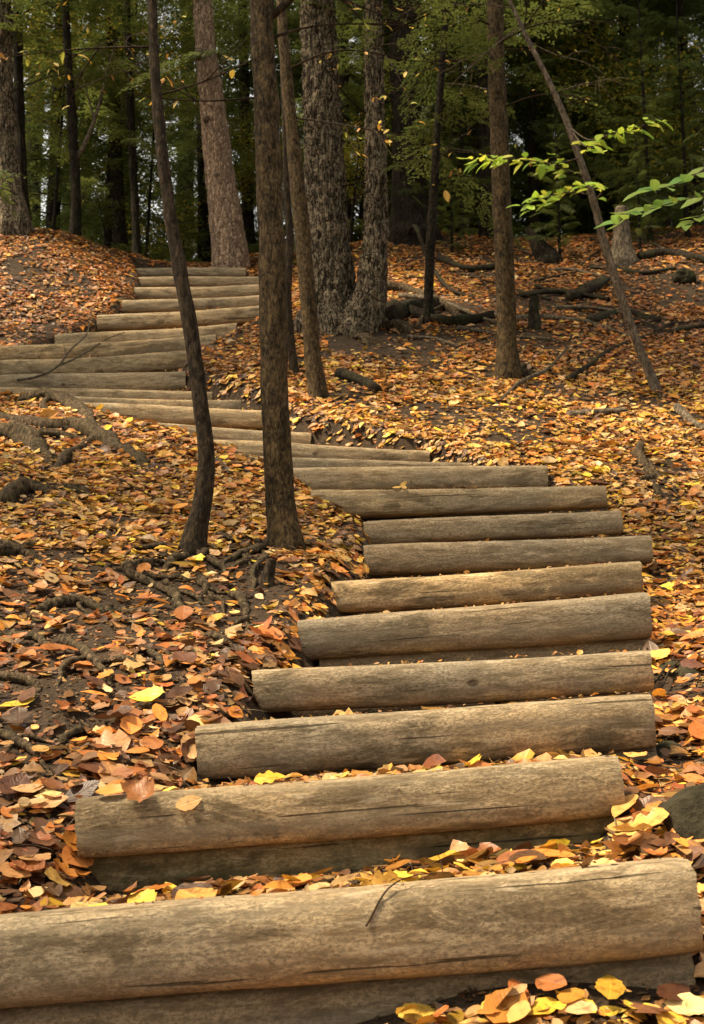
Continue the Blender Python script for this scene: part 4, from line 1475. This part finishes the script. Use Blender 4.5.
T7 = stem_tree("slender_tree", "thin dark stem between the twin plated trunks and the brown right trunk",
               [(428, 322, 11), (429, 280, 10), (431, 240, 10), (434, 190, 9), (438, 120, 8), (444, 40, 7), (448, -30, 6)], 'dark', None, [(180, (.8, -.6, .1), .9, .007, 66, 2, -.1), (120, (1, -.5, .2), 1.1, .007, 67, 2, -.1), (60, (1, -.4, 0), 1.4, .008, 68, 2, -.1)], flare=.3, flare_h=.08, lump=.12)
T8 = stem_tree("brown_tree", "straight reddish-brown trunk standing alone in the leaves right of centre",
               [(508, 375, 25), (507, 340, 21), (505, 280, 20), (502, 210, 20), (499, 130, 19), (496, 60, 18), (494, -40, 17)], 'brown', None,
               [(25, (-1, -.5, .3), 1.3, .010, 71, 2, -.3), (75, (-1, -.4, .2), 1.0, .008, 72, 2, -.35), (110, (1, -.5, .2), .9, .008, 73, 2, -.3), (45, (1, -.5, .3), 1.2, .010, 74, 2, -.3), (150, (-1, -.2, 0), .6, .006, 75, 2, -.2), (250, (1, -.5, -.05), .3, .005, 76, 1, -.3), (330, (1, -.4, -.05), .5, .006, 77, 1, -.4)],
               flare=.25, flare_h=.1, ridge=.008, ridge_n=14, lump=.06, lump_scale=12, segs=28, rings=160, top_add=5)
T9 = stem_tree("dark_tree", "slim dark trunk just behind and left of the brown right trunk",
               [(486, 240, 17), (485, 180, 16), (484, 90, 15), (482, 0, 14), (481, -60, 14)], 'dark', None, depth=18.0, flare=.2, ridge=.02, segs=24, rings=100, top_add=6)
T11 = stem_tree("pale_tree", "pale pinkish-brown pine trunk leaning left at the head of the stairs",
                [(231, 266, 36), (226, 220, 33), (218, 160, 30), (212, 100, 26), (207, 60, 22), (203, 10, 20), (199, -60, 18)], 'pale', None, flare=.12, flare_h=.3, ridge=.03, ridge_n=12, segs=56, rings=220, lump=.04, top_add=5)
kz = MB()
for (kx, ky, kd) in ((217, 175, .05), (206, 118, .06), (199, 52, .09)):
    c = P(kx, ky, T11[1][1] - .2)
    V, F = tube(np.stack([c + np.array([0, .25, 0]), c + np.array([0, .05, .01]), c + np.array([0, -.0, .015])]), [kd * .9, kd * .8, kd * .6], 10)
    add("branch_stub", mesh_from("branch_stub", V - T11[1], F), M_BARK['grey'], T11[0])
T12 = stem_tree("plated_tree", "rugged grey-brown trunk on top of the left mound at the left edge",
                [(12, 228, 34), (8, 190, 28), (4, 130, 24), (2, 60, 22), (0, -40, 20)], 'plated', None,
                [(95, (1, -.5, .2), 1.1, .012, 81, 2, -.1), (40, (1, -.4, .5), 1.2, .01, 82, 2, -.1)], depth=16.3, flare=.3, flare_h=.25, ridge=.04, ridge_n=10, segs=48, rings=200, top_add=6)
T12b = stem_tree("dark_tree", "darker trunk directly right of the rugged trunk on the left mound",
                 [(24, 229, 14), (22, 190, 12), (20, 130, 11), (18, 50, 10), (17, -30, 9)], 'dark', None, depth=16.6, flare=.3, ridge=.02, segs=20, rings=80, top_add=5)
T13 = stem_tree("dark_tree", "forked dark trunk on the left mound behind the crest",
                [(75, 236, 11), (76, 200, 10), (74, 150, 10), (71, 100, 9), (67, 40, 8), (65, -30, 7)], 'dark', None, [(60, (1, -.5, .1), 1.6, .01, 92, 2, -.1), (30, (-1, -.6, .1), 1.4, .01, 93, 2, -.1), (90, (1, -.6, .2), 1.5, .01, 94, 2, -.1), (165, (.35, 0, 1), 1.6, .035, 91, 1, .1)], depth=16.9, flare=.2, ridge=.015, segs=16, rings=80, top_add=5)
for (lab, pts, d) in [
    ("dark trunk behind the left mound's slope, left one of a close pair", [(121, 262, 15), (118, 200, 14), (115, 130, 13), (112, 40, 12), (110, -40, 11)], 19.5),
    ("thin dark trunk at the left end of the topmost step", [(137, 270, 9), (135, 200, 8), (131, 120, 8), (128, 40, 7), (126, -40, 7)], 18.0),
    ("dark trunk half hidden behind the pale pine", [(208, 266, 18), (206, 200, 17), (204, 120, 16), (202, 20, 15)], 21.0),
    ("dark trunk between the pale pine and the nearest thick trunk", [(250, 262, 13), (247, 190, 12), (245, 110, 11), (243, 20, 10)], 20.5),
    ("dark trunk showing between the twin plated trunks", [(346, 270, 14), (345, 200, 13), (344, 120, 12), (343, 20, 12)], 19.5),
    ("dark trunk at the right edge in front of yellow foliage", [(699, 236, 10), (697, 170, 9), (692, 110, 9), (686, 60, 8), (680, 0, 7)], 19.0),
    ("broad dark trunk in the wood right of the leaning sapling", [(608, 238, 22), (604, 170, 20), (600, 90, 19), (597, 0, 18)], 21.0),
    ("dark trunk right of the broad one in the upper right wood", [(665, 236, 12), (660, 170, 11), (652, 100, 10), (645, 0, 10)], 22.0),
    ("dark trunk behind the wood's edge, left of the leaning sapling", [(548, 240, 15), (546, 160, 14), (543, 80, 13), (540, 0, 12)], 23.0),
]:
    tt_ = stem_tree("dark_tree", lab, pts, 'dark', None, depth=d, flare=.25, ridge=.02, segs=20, rings=90, top_add=6, group="dark trunks at the edge of the wood")
    o = add("crown", HEM[5][0], None, tt_[0])
    o.rotation_euler = (0, 0, d * 7.7 + pts[0][0])
    o.scale = (.95, .95, .95)

# broadleaf bushes lit from behind, deep in the wood
for (px, y, z, cr, sc, lab) in [
    (676, 18.9, 9.8, CROWN_GREEN, .6, "yellow-green broadleaf sapling glowing at the right edge of the wood"),
    (168, 21.5, 9.0, CROWN_GREEN, .5, "yellow-green sapling behind the head of the stairs"),
    (346, 18.6, 9.2, CROWN_GREEN, .3, "small yellow-leaved tree seen between the twin plated trunks"),
    (92, 20.0, 9.8, CROWN_GREEN2, .5, "green broadleaf sapling behind the forked dark trunk"),
    (190, 21.0, 7.9, CROWN_GREEN2, .4, "low green bush left of the pale pine's foot"),
    (455, 20.0, 9.0, CROWN_GREEN2, .5, "green sapling behind the thin dark stem"),
    (252, 20.0, 9.8, CROWN_GREEN, .35, "yellowing sapling between the pale pine and the nearest thick trunk"),
    (135, 19.5, 10.9, CROWN_GREEN, .45, "yellow-green sapling above the left pair of dark trunks"),
    (432, 19.4, 10.4, CROWN_GREEN, .45, "yellowing sapling behind the top of the thin dark stem"),
    (622, 19.5, 10.6, CROWN_GREEN, .5, "yellow-green sapling above the pale mossy stump"),
    (40, 19.0, 11.2, CROWN_GREEN, .6, "yellowing sapling high at the upper left"),
    (560, 20.0, 11.6, CROWN_GREEN, .6, "yellowing sapling high above the leaning sapling"),
]:
    x, yy = spot(px, y)
    z0 = gz_fast(x, yy)[0]
    t = empty("broadleaf_sapling", (x, yy, z0), label=lab, category="tree", group="broadleaf saplings deep in the wood")
    hgt = z - z0 + 1.2 * sc
    pth = np.stack([np.linspace(0, .2, 10), np.zeros(10), np.linspace(-.2, hgt, 10)], 1)
    add("trunk", mesh_from("trunk", *tube(pth, np.linspace(.035, .012, 10), 8)), M_BARK['dark'], t)
    o = add("crown", cr, None, t)
    o.location = (0, 0, z - z0)
    o.rotation_euler = (0, 0, px)
    o.scale = (sc, sc, sc)

# crowns of the conifers whose trunks were placed above
for tr, v, sc, rz in ((T6, 3, 0.95, .4), (T9, 1, .9, 2.0), (T12, 4, 1.0, 4.0), (T8, 4, 1.0, 3.0), (T13, 5, .9, 1.0), (T12b, 5, .95, 2.0), (T7, 5, .9, 5.0), (T5, 4, .95, .9), (T11, 5, 1.4, 2.2), (T11, 4, 1.15, 5.0)):
    o = add("crown", HEM[v][0], None, tr[0])
    o.scale = (sc, sc, sc)
    o.rotation_euler = (0, 0, rz)
    if tr in (T6, T9):
        o.location = (0, 0, 1.0)


# ------------------------------------------------------------------ roots
def root_mesh(pxs, r0, r1, lift, seed, sink_ends=True):
    """a tapering root that dips in and out of the soil, with one or two side roots"""
    rr_ = np.random.default_rng(seed)
    g = np.array([G(px, py) for px, py in pxs])
    n = max(18, len(pxs) * 9)
    big = r0 > .04
    r0, r1 = (r0 * 1.05, r1 * .9) if big else (r0 * .95, r1 * .6)
    lift = lift * (2.2 if big else 1.5)

    def strand(pts, ra, rb, sd, n):
        path = catmull(pts, n)
        t = np.linspace(0, 1, n)
        side = np.cumsum(rr_.normal(0, .006, n))
        path[:, 0] += side - side[0]
        dip = .6 * ra * np.sin(t * rr_.uniform(5, 9) + sd)
        path[:, 2] = gz_fast(path[:, 0], path[:, 1]) + lift * (.75 - .5 * t) + dip * (.5 if big else 1) - (ra * 1.2) * smooth(.85, 1, t) - .2 * ra
        rad = (ra + (rb - ra) * t) * (1 + .16 * np.sin(t * 7 + sd))
        return path, tube(path, rad, 12, lump=.4, lump_scale=30, seed=sd, lump_len=.3, ridge=ra * .5, ridge_n=7, ridge_len=1.2)
    mb = MB()
    path, (V, F) = strand(g, r0, r1, seed, n)
    mb.add(V, F)
    L = np.linalg.norm(g[-1] - g[0])
    for q in range(rr_.integers(1, 3)):
        k = int(n * rr_.uniform(.25, .65))
        d = path[min(k + 2, n - 1)] - path[k]
        d = d / (np.linalg.norm(d) + 1e-9)
        sgn = rr_.choice([-1, 1])
        dd = d * .7 + np.array([-d[1], d[0], 0]) * sgn * rr_.uniform(.5, 1.0)
        ln = L * rr_.uniform(.25, .45)
        pts = np.array([path[k], path[k] + dd * ln * .5, path[k] + dd * ln + d * ln * .3])
        _, (V2, F2) = strand(pts, r0 * .5, r1 * .5, seed + q + 50, 14)
        mb.add(V2, F2)
    V = np.concatenate(mb.V)
    return g[0], V, [np.concatenate(mb.Q), np.concatenate(mb.T)]


for j, (pxs, r0, r1, lift, lab) in enumerate(ROOTS):
    b0, V, F = root_mesh(pxs, r0, r1, lift, j + 3)
    add("exposed_root", mesh_from("exposed_root", V - b0, F), M_BARK['root'], label=lab, category="root", group="exposed tree roots").location = [float(a) for a in b0]

for key_, tr_ in (('near_thick', T2), ('near_thin', T1)):
    for sd, (pxs, r0, r1, lift) in enumerate(TRUNK_ROOTS[key_]):
        g0, V, F = root_mesh(pxs, r0, r1, lift, sd + 40)
        add("root", mesh_from("root", V - tr_[1], F), M_BARK['root'], tr_[0])
for pxs, r0, r1, lift, sd in [([(345, 328), (330, 334), (308, 332)], .1, .04, .04, 45), ([(372, 322), (392, 330), (412, 334)], .1, .04, .04, 46), ([(360, 332), (366, 340), (378, 345)], .08, .03, .02, 47)]:
    g0, V, F = root_mesh(pxs, r0, r1, lift, sd)
    add("root", mesh_from("root", V - T4[1], F), M_BARK['root'], T4[0])
for pxs, r0, r1, lift, sd in [([(508, 374), (522, 376), (540, 382)], .05, .02, .02, 48), ([(512, 372), (530, 370), (548, 372)], .04, .02, .02, 49)]:
    g0, V, F = root_mesh(pxs, r0, r1, lift, sd)
    add("root", mesh_from("root", V - T8[1], F), M_BARK['root'], T8[0])


# ------------------------------------------------------------------ fallen wood
def lying(name, cat, pxs, r0, r1, lift, mat, lab, seed, group=None, lifts=None, segs=12):
    g = np.array([G(px, py) for px, py in pxs])
    if lifts is not None:
        g[:, 2] += np.array(lifts)
    else:
        g[:, 2] += lift
    n = max(12, len(pxs) * 8)
    path = catmull(g, n)
    t = np.linspace(0, 1, n)
    V, F = tube(path, r0 + (r1 - r0) * t, segs, lump=.35, lump_scale=16, seed=seed, lump_len=.25, ridge=r0 * .5, ridge_n=7, ridge_len=1.0)
    o = add(name, mesh_from(name, V - g[0], F), M_BARK[mat], label=lab, category=cat)
    o.location = [float(a) for a in g[0]]
    if group:
        o["group"] = group
    return o


FB = "dead branches lying on the slope"
lying("fallen_branch", "branch", [(568, 419), (595, 417), (626, 415)], .038, .032, .03, 'dead', "short pale grey log lying in the leaves on the right slope", 1, FB)
lying("fallen_branch", "branch", [(677, 411), (687, 421), (697, 430), (712, 436)], .03, .03, .03, 'dead', "hooked grey branch at the right edge", 2, FB)
lying("fallen_branch", "branch", [(514, 321), (548, 320), (588, 325)], .035, .025, .03, 'dead', "long pale branch lying behind the small stump", 3, FB)
lying("fallen_branch", "branch", [(556, 312), (590, 312), (628, 317)], .032, .02, .04, 'dead', "pale branch just above and right of the small stump", 4, FB)
lying("fallen_branch", "branch", [(570, 302), (588, 293), (606, 282)], .07, .055, .03, 'rotten', "thick dark rotten log on the slope right of the small stump", 5, FB)
lying("fallen_branch", "branch", [(568, 382), (590, 368), (616, 350), (660, 336), (712, 326)], .036, .018, .02, 'rotten', "long dark branch running up the slope to the right edge", 6, FB)
lying("fallen_branch", "branch", [(590, 322), (622, 314), (660, 322)], .055, .035, .01, 'rotten', "half buried dark log in front of the leaning sapling", 16, FB)
lying("fallen_branch", "branch", [(640, 259), (668, 256), (710, 264)], .07, .05, .03, 'rotten', "dark flat log near the top of the slope at right", 7, FB)
lying("fallen_branch", "branch", [(388, 231), (410, 250), (428, 270), (447, 291), (474, 301)], .03, .015, .03, 'rotten', "curved dark branch slanting down right of the twin plated trunks", 8, FB, [.35, .25, .12, .05, .03])
lying("fallen_branch", "branch", [(392, 310), (420, 318), (452, 325), (492, 318)], .08, .045, .03, 'rotten', "dark rotten log in the hollow right of the twin plated trunks", 9, FB)
lying("fallen_branch", "branch", [(384, 322), (408, 312), (436, 308)], .13, .09, .03, 'rotten', "thick black rotten log end beside the twin plated trunks", 21, FB)
lying("fallen_branch", "branch", [(400, 300), (440, 306), (480, 322), (510, 330)], .03, .015, .05, 'dead', "pale slender branch in the hollow behind the thin dark stem", 22, FB)
lying("fallen_branch", "branch", [(520, 300), (560, 296), (610, 304)], .035, .02, .05, 'rotten', "dark slender branch above the small stump", 23, FB)
lying("fallen_branch", "branch", [(340, 378), (358, 384), (378, 394)], .06, .04, .03, 'rotten', "short dark log piece right of the slim leaning trunk's foot", 10, FB)
lying("fallen_branch", "branch", [(440, 262), (470, 272), (500, 268)], .05, .03, .04, 'rotten', "dark branch on the slope left of the brown trunk", 11, FB)
lying("fallen_branch", "branch", [(610, 268), (640, 275), (676, 270)], .04, .025, .02, 'rotten', "dark branch below the pale stump", 12, FB)
lying("fallen_branch", "branch", [(500, 402), (520, 390), (548, 380), (568, 362)], .018, .01, .02, 'dead', "thin pale stick leaning up the slope right of the brown trunk's foot", 13, FB, [.0, .06, .1, .14])
rs = np.random.default_rng(5)
stick_px = sorted([(rs.uniform(420, 700), rs.uniform(250, 345)) for _ in range(18)])
for q, (px, py) in enumerate(stick_px):
    L_ = rs.uniform(18, 60)
    an = rs.uniform(-.5, .5)
    lying("fallen_stick", "stick", [(px - L_ / 2, py + an * L_ / 2), (px + rs.normal(0, 4), py + rs.normal(0, 3)), (px + L_ / 2, py - an * L_ / 2)], rs.uniform(.012, .025), .008, .03, ['dead', 'rotten', 'thin'][q % 3],
          f"thin fallen stick on the leafy upper right slope, {ORD[q]} from left", 30 + q, "thin sticks on the upper right slope", segs=7)
seed_px = sorted([(425, 238, .2), (462, 236, .26), (520, 236, .22), (572, 236, .25), (612, 234, .2), (650, 240, .26), (688, 238, .24), (560, 262, .16), (640, 250, .14), (452, 255, .14), (300, 268, .16)])
for q, (px, py, sc) in enumerate(seed_px):
    g = G(px, py)
    t_ = empty("hemlock_seedling", g, label=f"small dark hemlock seedling on the crest of the slope, {ORD[q]} from left", category="seedling", group="hemlock seedlings along the crest")
    t_.scale = (sc, sc, sc)
    t_.rotation_euler = (0, 0, q * 1.3)
    sd_t = add("trunk", TRK[2], None, t_)
    add("crown", HEM[2][0], None, t_)
# small upright stump, pale stump, leaning dark stub, little dark stump by the near trunk
for (pts, w, mat, lab) in [
    ([(535, 329, 13), (534, 312, 11), (535, 297, 10)], 0, 'rotten', "small dark upright stump left of the pale lying branch"),
    ([(623, 262, 26), (622, 240, 19), (621, 222, 17), (622, 208, 15)], 0, 'dead', "pale mossy stump at the top of the right slope"),
    ([(548, 262, 24), (540, 248, 18), (532, 236, 11), (527, 228, 5)], 0, 'dark', "dark leaning stub behind the brown right trunk"),
    ([(267, 586, 12), (269, 572, 11), (271, 560, 10)], 0, 'thin', "little dark stub between the near trunks and the steps"),
]:
    b0, V, F, _, _ = pixel_trunk(pts, top_add=0, rings=30, segs=18, flare=.25, flare_h=.08, lump=.2, lump_scale=14, ridge=.01, ridge_n=9)
    o = add("tree_stump", mesh_from("tree_stump", V, F), M_BARK[mat], label=lab, category="stump", group="stumps and stubs")
    o.location = [float(a) for a in b0]


# twigs lying about: forked thin sticks
def twig(paths, mat, lab, rad):
    mb = MB()
    p0 = None
    for pth in paths:
        g = np.array(pth)
        if p0 is None:
            p0 = g[0]
        c = catmull(g, 16)
        V, F = tube(c, np.linspace(rad, rad * .4, 16), 6, lump=.1, lump_scale=40)
        mb.add(V, F)
        rad *= .7
    o = add("twig", mb.mesh("twig", p0), M_BARK[mat], label=lab, category="twig", group="loose twigs")
    o.location = [float(a) for a in p0]


def onL(k, px, ang, lift):
    return on_log(k, px, ang, lift)[0]


twig([[P(17, 380, 12.0), P(36, 377, 12.05), P(58, 366, 12.25), P(70, 350, 12.7), P(86, 335, 13.2), P(90, 322, 13.5)],
      [P(58, 366, 12.25), P(80, 356, 12.7), P(105, 340, 13.3), P(125, 332, 13.6)], [P(66, 356, 12.5), P(64, 345, 12.6)]], 'dead', "forked grey twig lying across the upper left steps", .014)
twig([[onL('s1', 365, 168, .004), onL('s1', 390, 130, .006), onL('s1', 420, 100, .012), P(443, 874, 3.3)], [P(443, 874, 3.3), P(441, 862, 3.32), P(438, 855, 3.33)]], 'thin', "thin bent twig lying on the bottom step", .0022)
gA = [G(655, 690), G(672, 668), G(690, 650), G(716, 640)]
gB = [G(660, 700), G(672, 676), G(690, 664), G(716, 655)]
for g in gA + gB:
    g[2] += .03
twig([gA, gB, [gA[1], G(700, 668) + np.array([0, 0, .04])]], 'thin', "thin dark twigs spreading at the right end of the fourth step", .007)
gC = [G(150, 536), G(175, 540), G(200, 548)]
for g in gC:
    g[2] += .02
twig([gC], 'dead', "slim stick by the foot of the thin dark trunk", .006)
gD = [G(120, 484) + np.array([0, 0, .03]), G(140, 496) + np.array([0, 0, .03]), G(165, 507) + np.array([0, 0, .03])]
twig([gD], 'thin', "slim dark stick in the leaves below the long root", .006)


# ------------------------------------------------------------------ rocks
def rock(c, r, lab, seed, mat=M_ROCK):
    import bmesh
    bm = bmesh.new()
    bmesh.ops.create_icosphere(bm, subdivisions=4, radius=1.0)
    V = np.array([v.co[:] for v in bm.verts])
    F = np.array([[v.index for v in f.verts] for f in bm.faces])
    bm.free()
    V = V * (1 + .42 * fbm(V * 1.3, seed, 2) + .13 * fbm(V * 4, seed + 2, 3))[:, None]
    V = np.sign(V) * np.abs(V) ** .85
    V = V * np.array(r)
    o = add("rock", mesh_from("rock", V, F), mat, label=lab, category="rock", group="rocks beside the stairs")
    o.location = [float(a) for a in c]
    o.rotation_euler = (0, .35, seed)


g = G(722, 845)
rock(g + np.array([.03, .08, .02]), (.14, .13, .13), "dark mossy rock at the right edge beside the second step", 3)
rock(G(690, 672) + np.array([0, .05, -.01]), (.1, .09, .05), "low dark rock at the right edge beside the fourth step", 5)
rock(G(668, 752) + np.array([0, .03, -.02]), (.06, .06, .05), "small dark stone at the right end of the third step", 8)
rock(G(684, 282) + np.array([0, 0, .05]), (.13, .12, .1), "black boulder near the top of the right slope", 9)

# ------------------------------------------------------------------ leaves on living twigs
green_me = []
for k in range(5):
    V, F, U = leaf_template(9, 700 + k, .22, .3, [.38, .44, .34, .40, .46][k], .02)
    V[:, 0] += 0.5
    me = mesh_from("leaf", V, F, U)
    me.materials.append(M_GREENLEAF)
    green_me.append(me)


def hang_leaf(tree, b0, pos, direction, droop, size, col, r):
    d = np.array([direction[0], direction[1], droop])
    d = d / np.linalg.norm(d)
    up = np.array([r.normal(0, .3), r.normal(-.9, .35), 1.0])
    n = up - d * np.dot(up, d)
    n /= np.linalg.norm(n)
    t2 = np.cross(n, d)
    o = bpy.data.objects.new("leaf", green_me[r.integers(0, 5)])
    C.objects.link(o)
    o.parent = tree
    p = pos - b0
    o.matrix_local = Matrix([[d[i] * size, t2[i] * size, n[i] * size, p[i]] for i in range(3)] + [[0, 0, 0, 1]])
    o.color = (*[float(min(1, max(0, c))) for c in col], 1)
    return o


r = np.random.default_rng(77)
b0, V, F, path, rr = pixel_trunk([(656, 391, 11), (640, 350, 10), (624, 305, 9), (606, 250, 9), (596, 210, 8), (582, 165, 8), (566, 120, 7), (546, 75, 6), (528, 40, 5), (513, 8, 4)], top_add=.8, rings=120, segs=12, flare=.3, flare_h=.06, lump=.14, lump_scale=20)
sap = empty("leaning_sapling", b0, label="thin grey leaning sapling with bright yellow-green leaves at the upper right", category="tree")
add("trunk", mesh_from("trunk", V, F), M_BARK['grey'], sap)
SD = b0[1]
LEAFC = [(.44, .58, .06), (.52, .62, .08), (.36, .54, .06), (.64, .64, .08), (.30, .48, .06)]
for pts, nleaf in [
    ([(580, 158, 0), (555, 163, -.2), (525, 160, -.4), (495, 158, -.5), (470, 160, -.6)], 40),
    ([(586, 176, 0), (560, 168, -.3), (540, 160, -.5)], 15),
    ([(592, 195, 0), (570, 192, -.3), (545, 198, -.5), (522, 206, -.6)], 28),
    ([(594, 202, 0), (602, 190, -.3), (590, 184, -.5), (580, 186, -.6)], 14),
    ([(570, 128, 0), (590, 140, -.3), (615, 132, -.5), (640, 126, -.5), (662, 118, -.5)], 38),
    ([(572, 132, 0), (585, 146, -.5), (602, 148, -.6)], 12),
]:
    w3 = np.array([P(px, py, SD + dy) for px, py, dy in pts])
    c = catmull(w3, 24)
    Vb, Fb = tube(c, np.linspace(.007, .002, 24), 5)
    add("branch", mesh_from("branch", Vb - b0, Fb), M_BARK['grey'], sap)
    ax = c[-1] - c[0]
    ax /= np.linalg.norm(ax)
    for q in range(nleaf):
        f = .25 + .75 * (q + .5) / nleaf
        k = min(23, int(f * 23))
        sgn = 1 if q % 2 else -1
        perp = np.cross(ax, [0, 0, 1]) * sgn
        dd = ax * r.uniform(.3, .9) + perp * r.uniform(.35, 1.0) + r.normal(0, .2, 3)
        hang_leaf(sap, b0, c[k] + r.normal(0, .022, 3), dd, r.uniform(-.8, .1), r.uniform(.09, .155), np.array(LEAFC[r.integers(0, 5)]) * r.uniform(.8, 1.2), r)
for st, d, ln, rad_, seed in [(25, (-1, -.2, -.6), .8, .006, 5), (10, (-1, -.3, .1), .9, .006, 6), (95, (1, -.3, .4), .7, .005, 7), (40, (1, -.1, -.3), .7, .005, 8), (330, (-.6, -.3, .5), .3, .005, 9)]:
    _, yy, _ = project(path)
    k = int(np.argmin(np.abs(yy - st)))
    add_limbs(sap, b0, [(path[k], d, ln, rad_, seed, 2, -.3)], M_BARK['grey'])

# greener branch reaching in from the right edge
stem = [(752, 560, 12), (748, 480, 11), (742, 400, 10), (735, 300, 9), (726, 200, 7), (720, 120, 6), (716, 40, 5)]
b1, V, F, path1, _ = pixel_trunk(stem, top_add=.6, rings=80, segs=10, flare=.3, flare_h=.06, lump=.1)
sap2 = empty("young_tree", b1, label="young tree at the right edge reaching in with larger mid-green leaves", category="tree")
add("trunk", mesh_from("trunk", V, F), M_BARK['grey'], sap2)
d1 = b1[1]
for pts, nleaf in [([(727, 195, 0), (700, 196, -.1), (665, 205, -.25), (635, 214, -.35), (612, 224, -.4)], 17), ([(728, 208, 0), (706, 214, -.2), (684, 226, -.3)], 7), ([(722, 150, 0), (700, 172, -.2), (670, 186, -.3), (645, 190, -.4)], 10)]:
    w3 = np.array([P(px, py, d1 + dy) for px, py, dy in pts])
    c = catmull(w3, 24)
    Vb, Fb = tube(c, np.linspace(.006, .0015, 24), 5)
    add("branch", mesh_from("branch", Vb - b1, Fb), M_BARK['grey'], sap2)
    ax = c[-1] - c[0]
    ax /= np.linalg.norm(ax)
    for q in range(nleaf):
        f = .15 + .85 * (q + .5) / nleaf
        k = min(23, int(f * 23))
        sgn = 1 if q % 2 else -1
        dd = ax * r.uniform(.4, .9) + np.cross(ax, [0, 0, 1]) * sgn * r.uniform(.35, .9)
        hang_leaf(sap2, b1, c[k], dd, r.uniform(-.5, .0), r.uniform(.11, .17), np.array([(.2, .40, .07), (.28, .46, .09), (.34, .48, .08)][r.integers(0, 3)]) * r.uniform(.8, 1.15), r)

# last autumn leaves hanging on the twigs of the trees
AUT = [(.66, .36, .05), (.70, .48, .08), (.5, .24, .05), (.74, .56, .14), (.5, .5, .08)]
for tr, nn in ((T1, 24), (T2, 30), (T3, 26), (T12, 34), (T5, 20), (T6, 24), (T8, 28), (T7, 24), (T13, 40)):
    tps_ = tr[4]
    for q in range(nn):
        pth = tps_[r.integers(0, len(tps_))]
        hang_leaf(tr[0], tr[1], pth[r.integers(4, len(pth))], r.normal(0, 1, 3), r.uniform(-1.2, -.2), r.uniform(.045, .075) * (1.4 if tr in (T6, T12, T13) else 1), np.array(AUT[r.integers(0, 5)]) * r.uniform(.8, 1.2), r)
hang_leaf(T5[0], T5[1], P(445, 190, T5[1][1] - .4), (.2, -.2, 0), -1.0, .14, (.72, .45, .09), r)
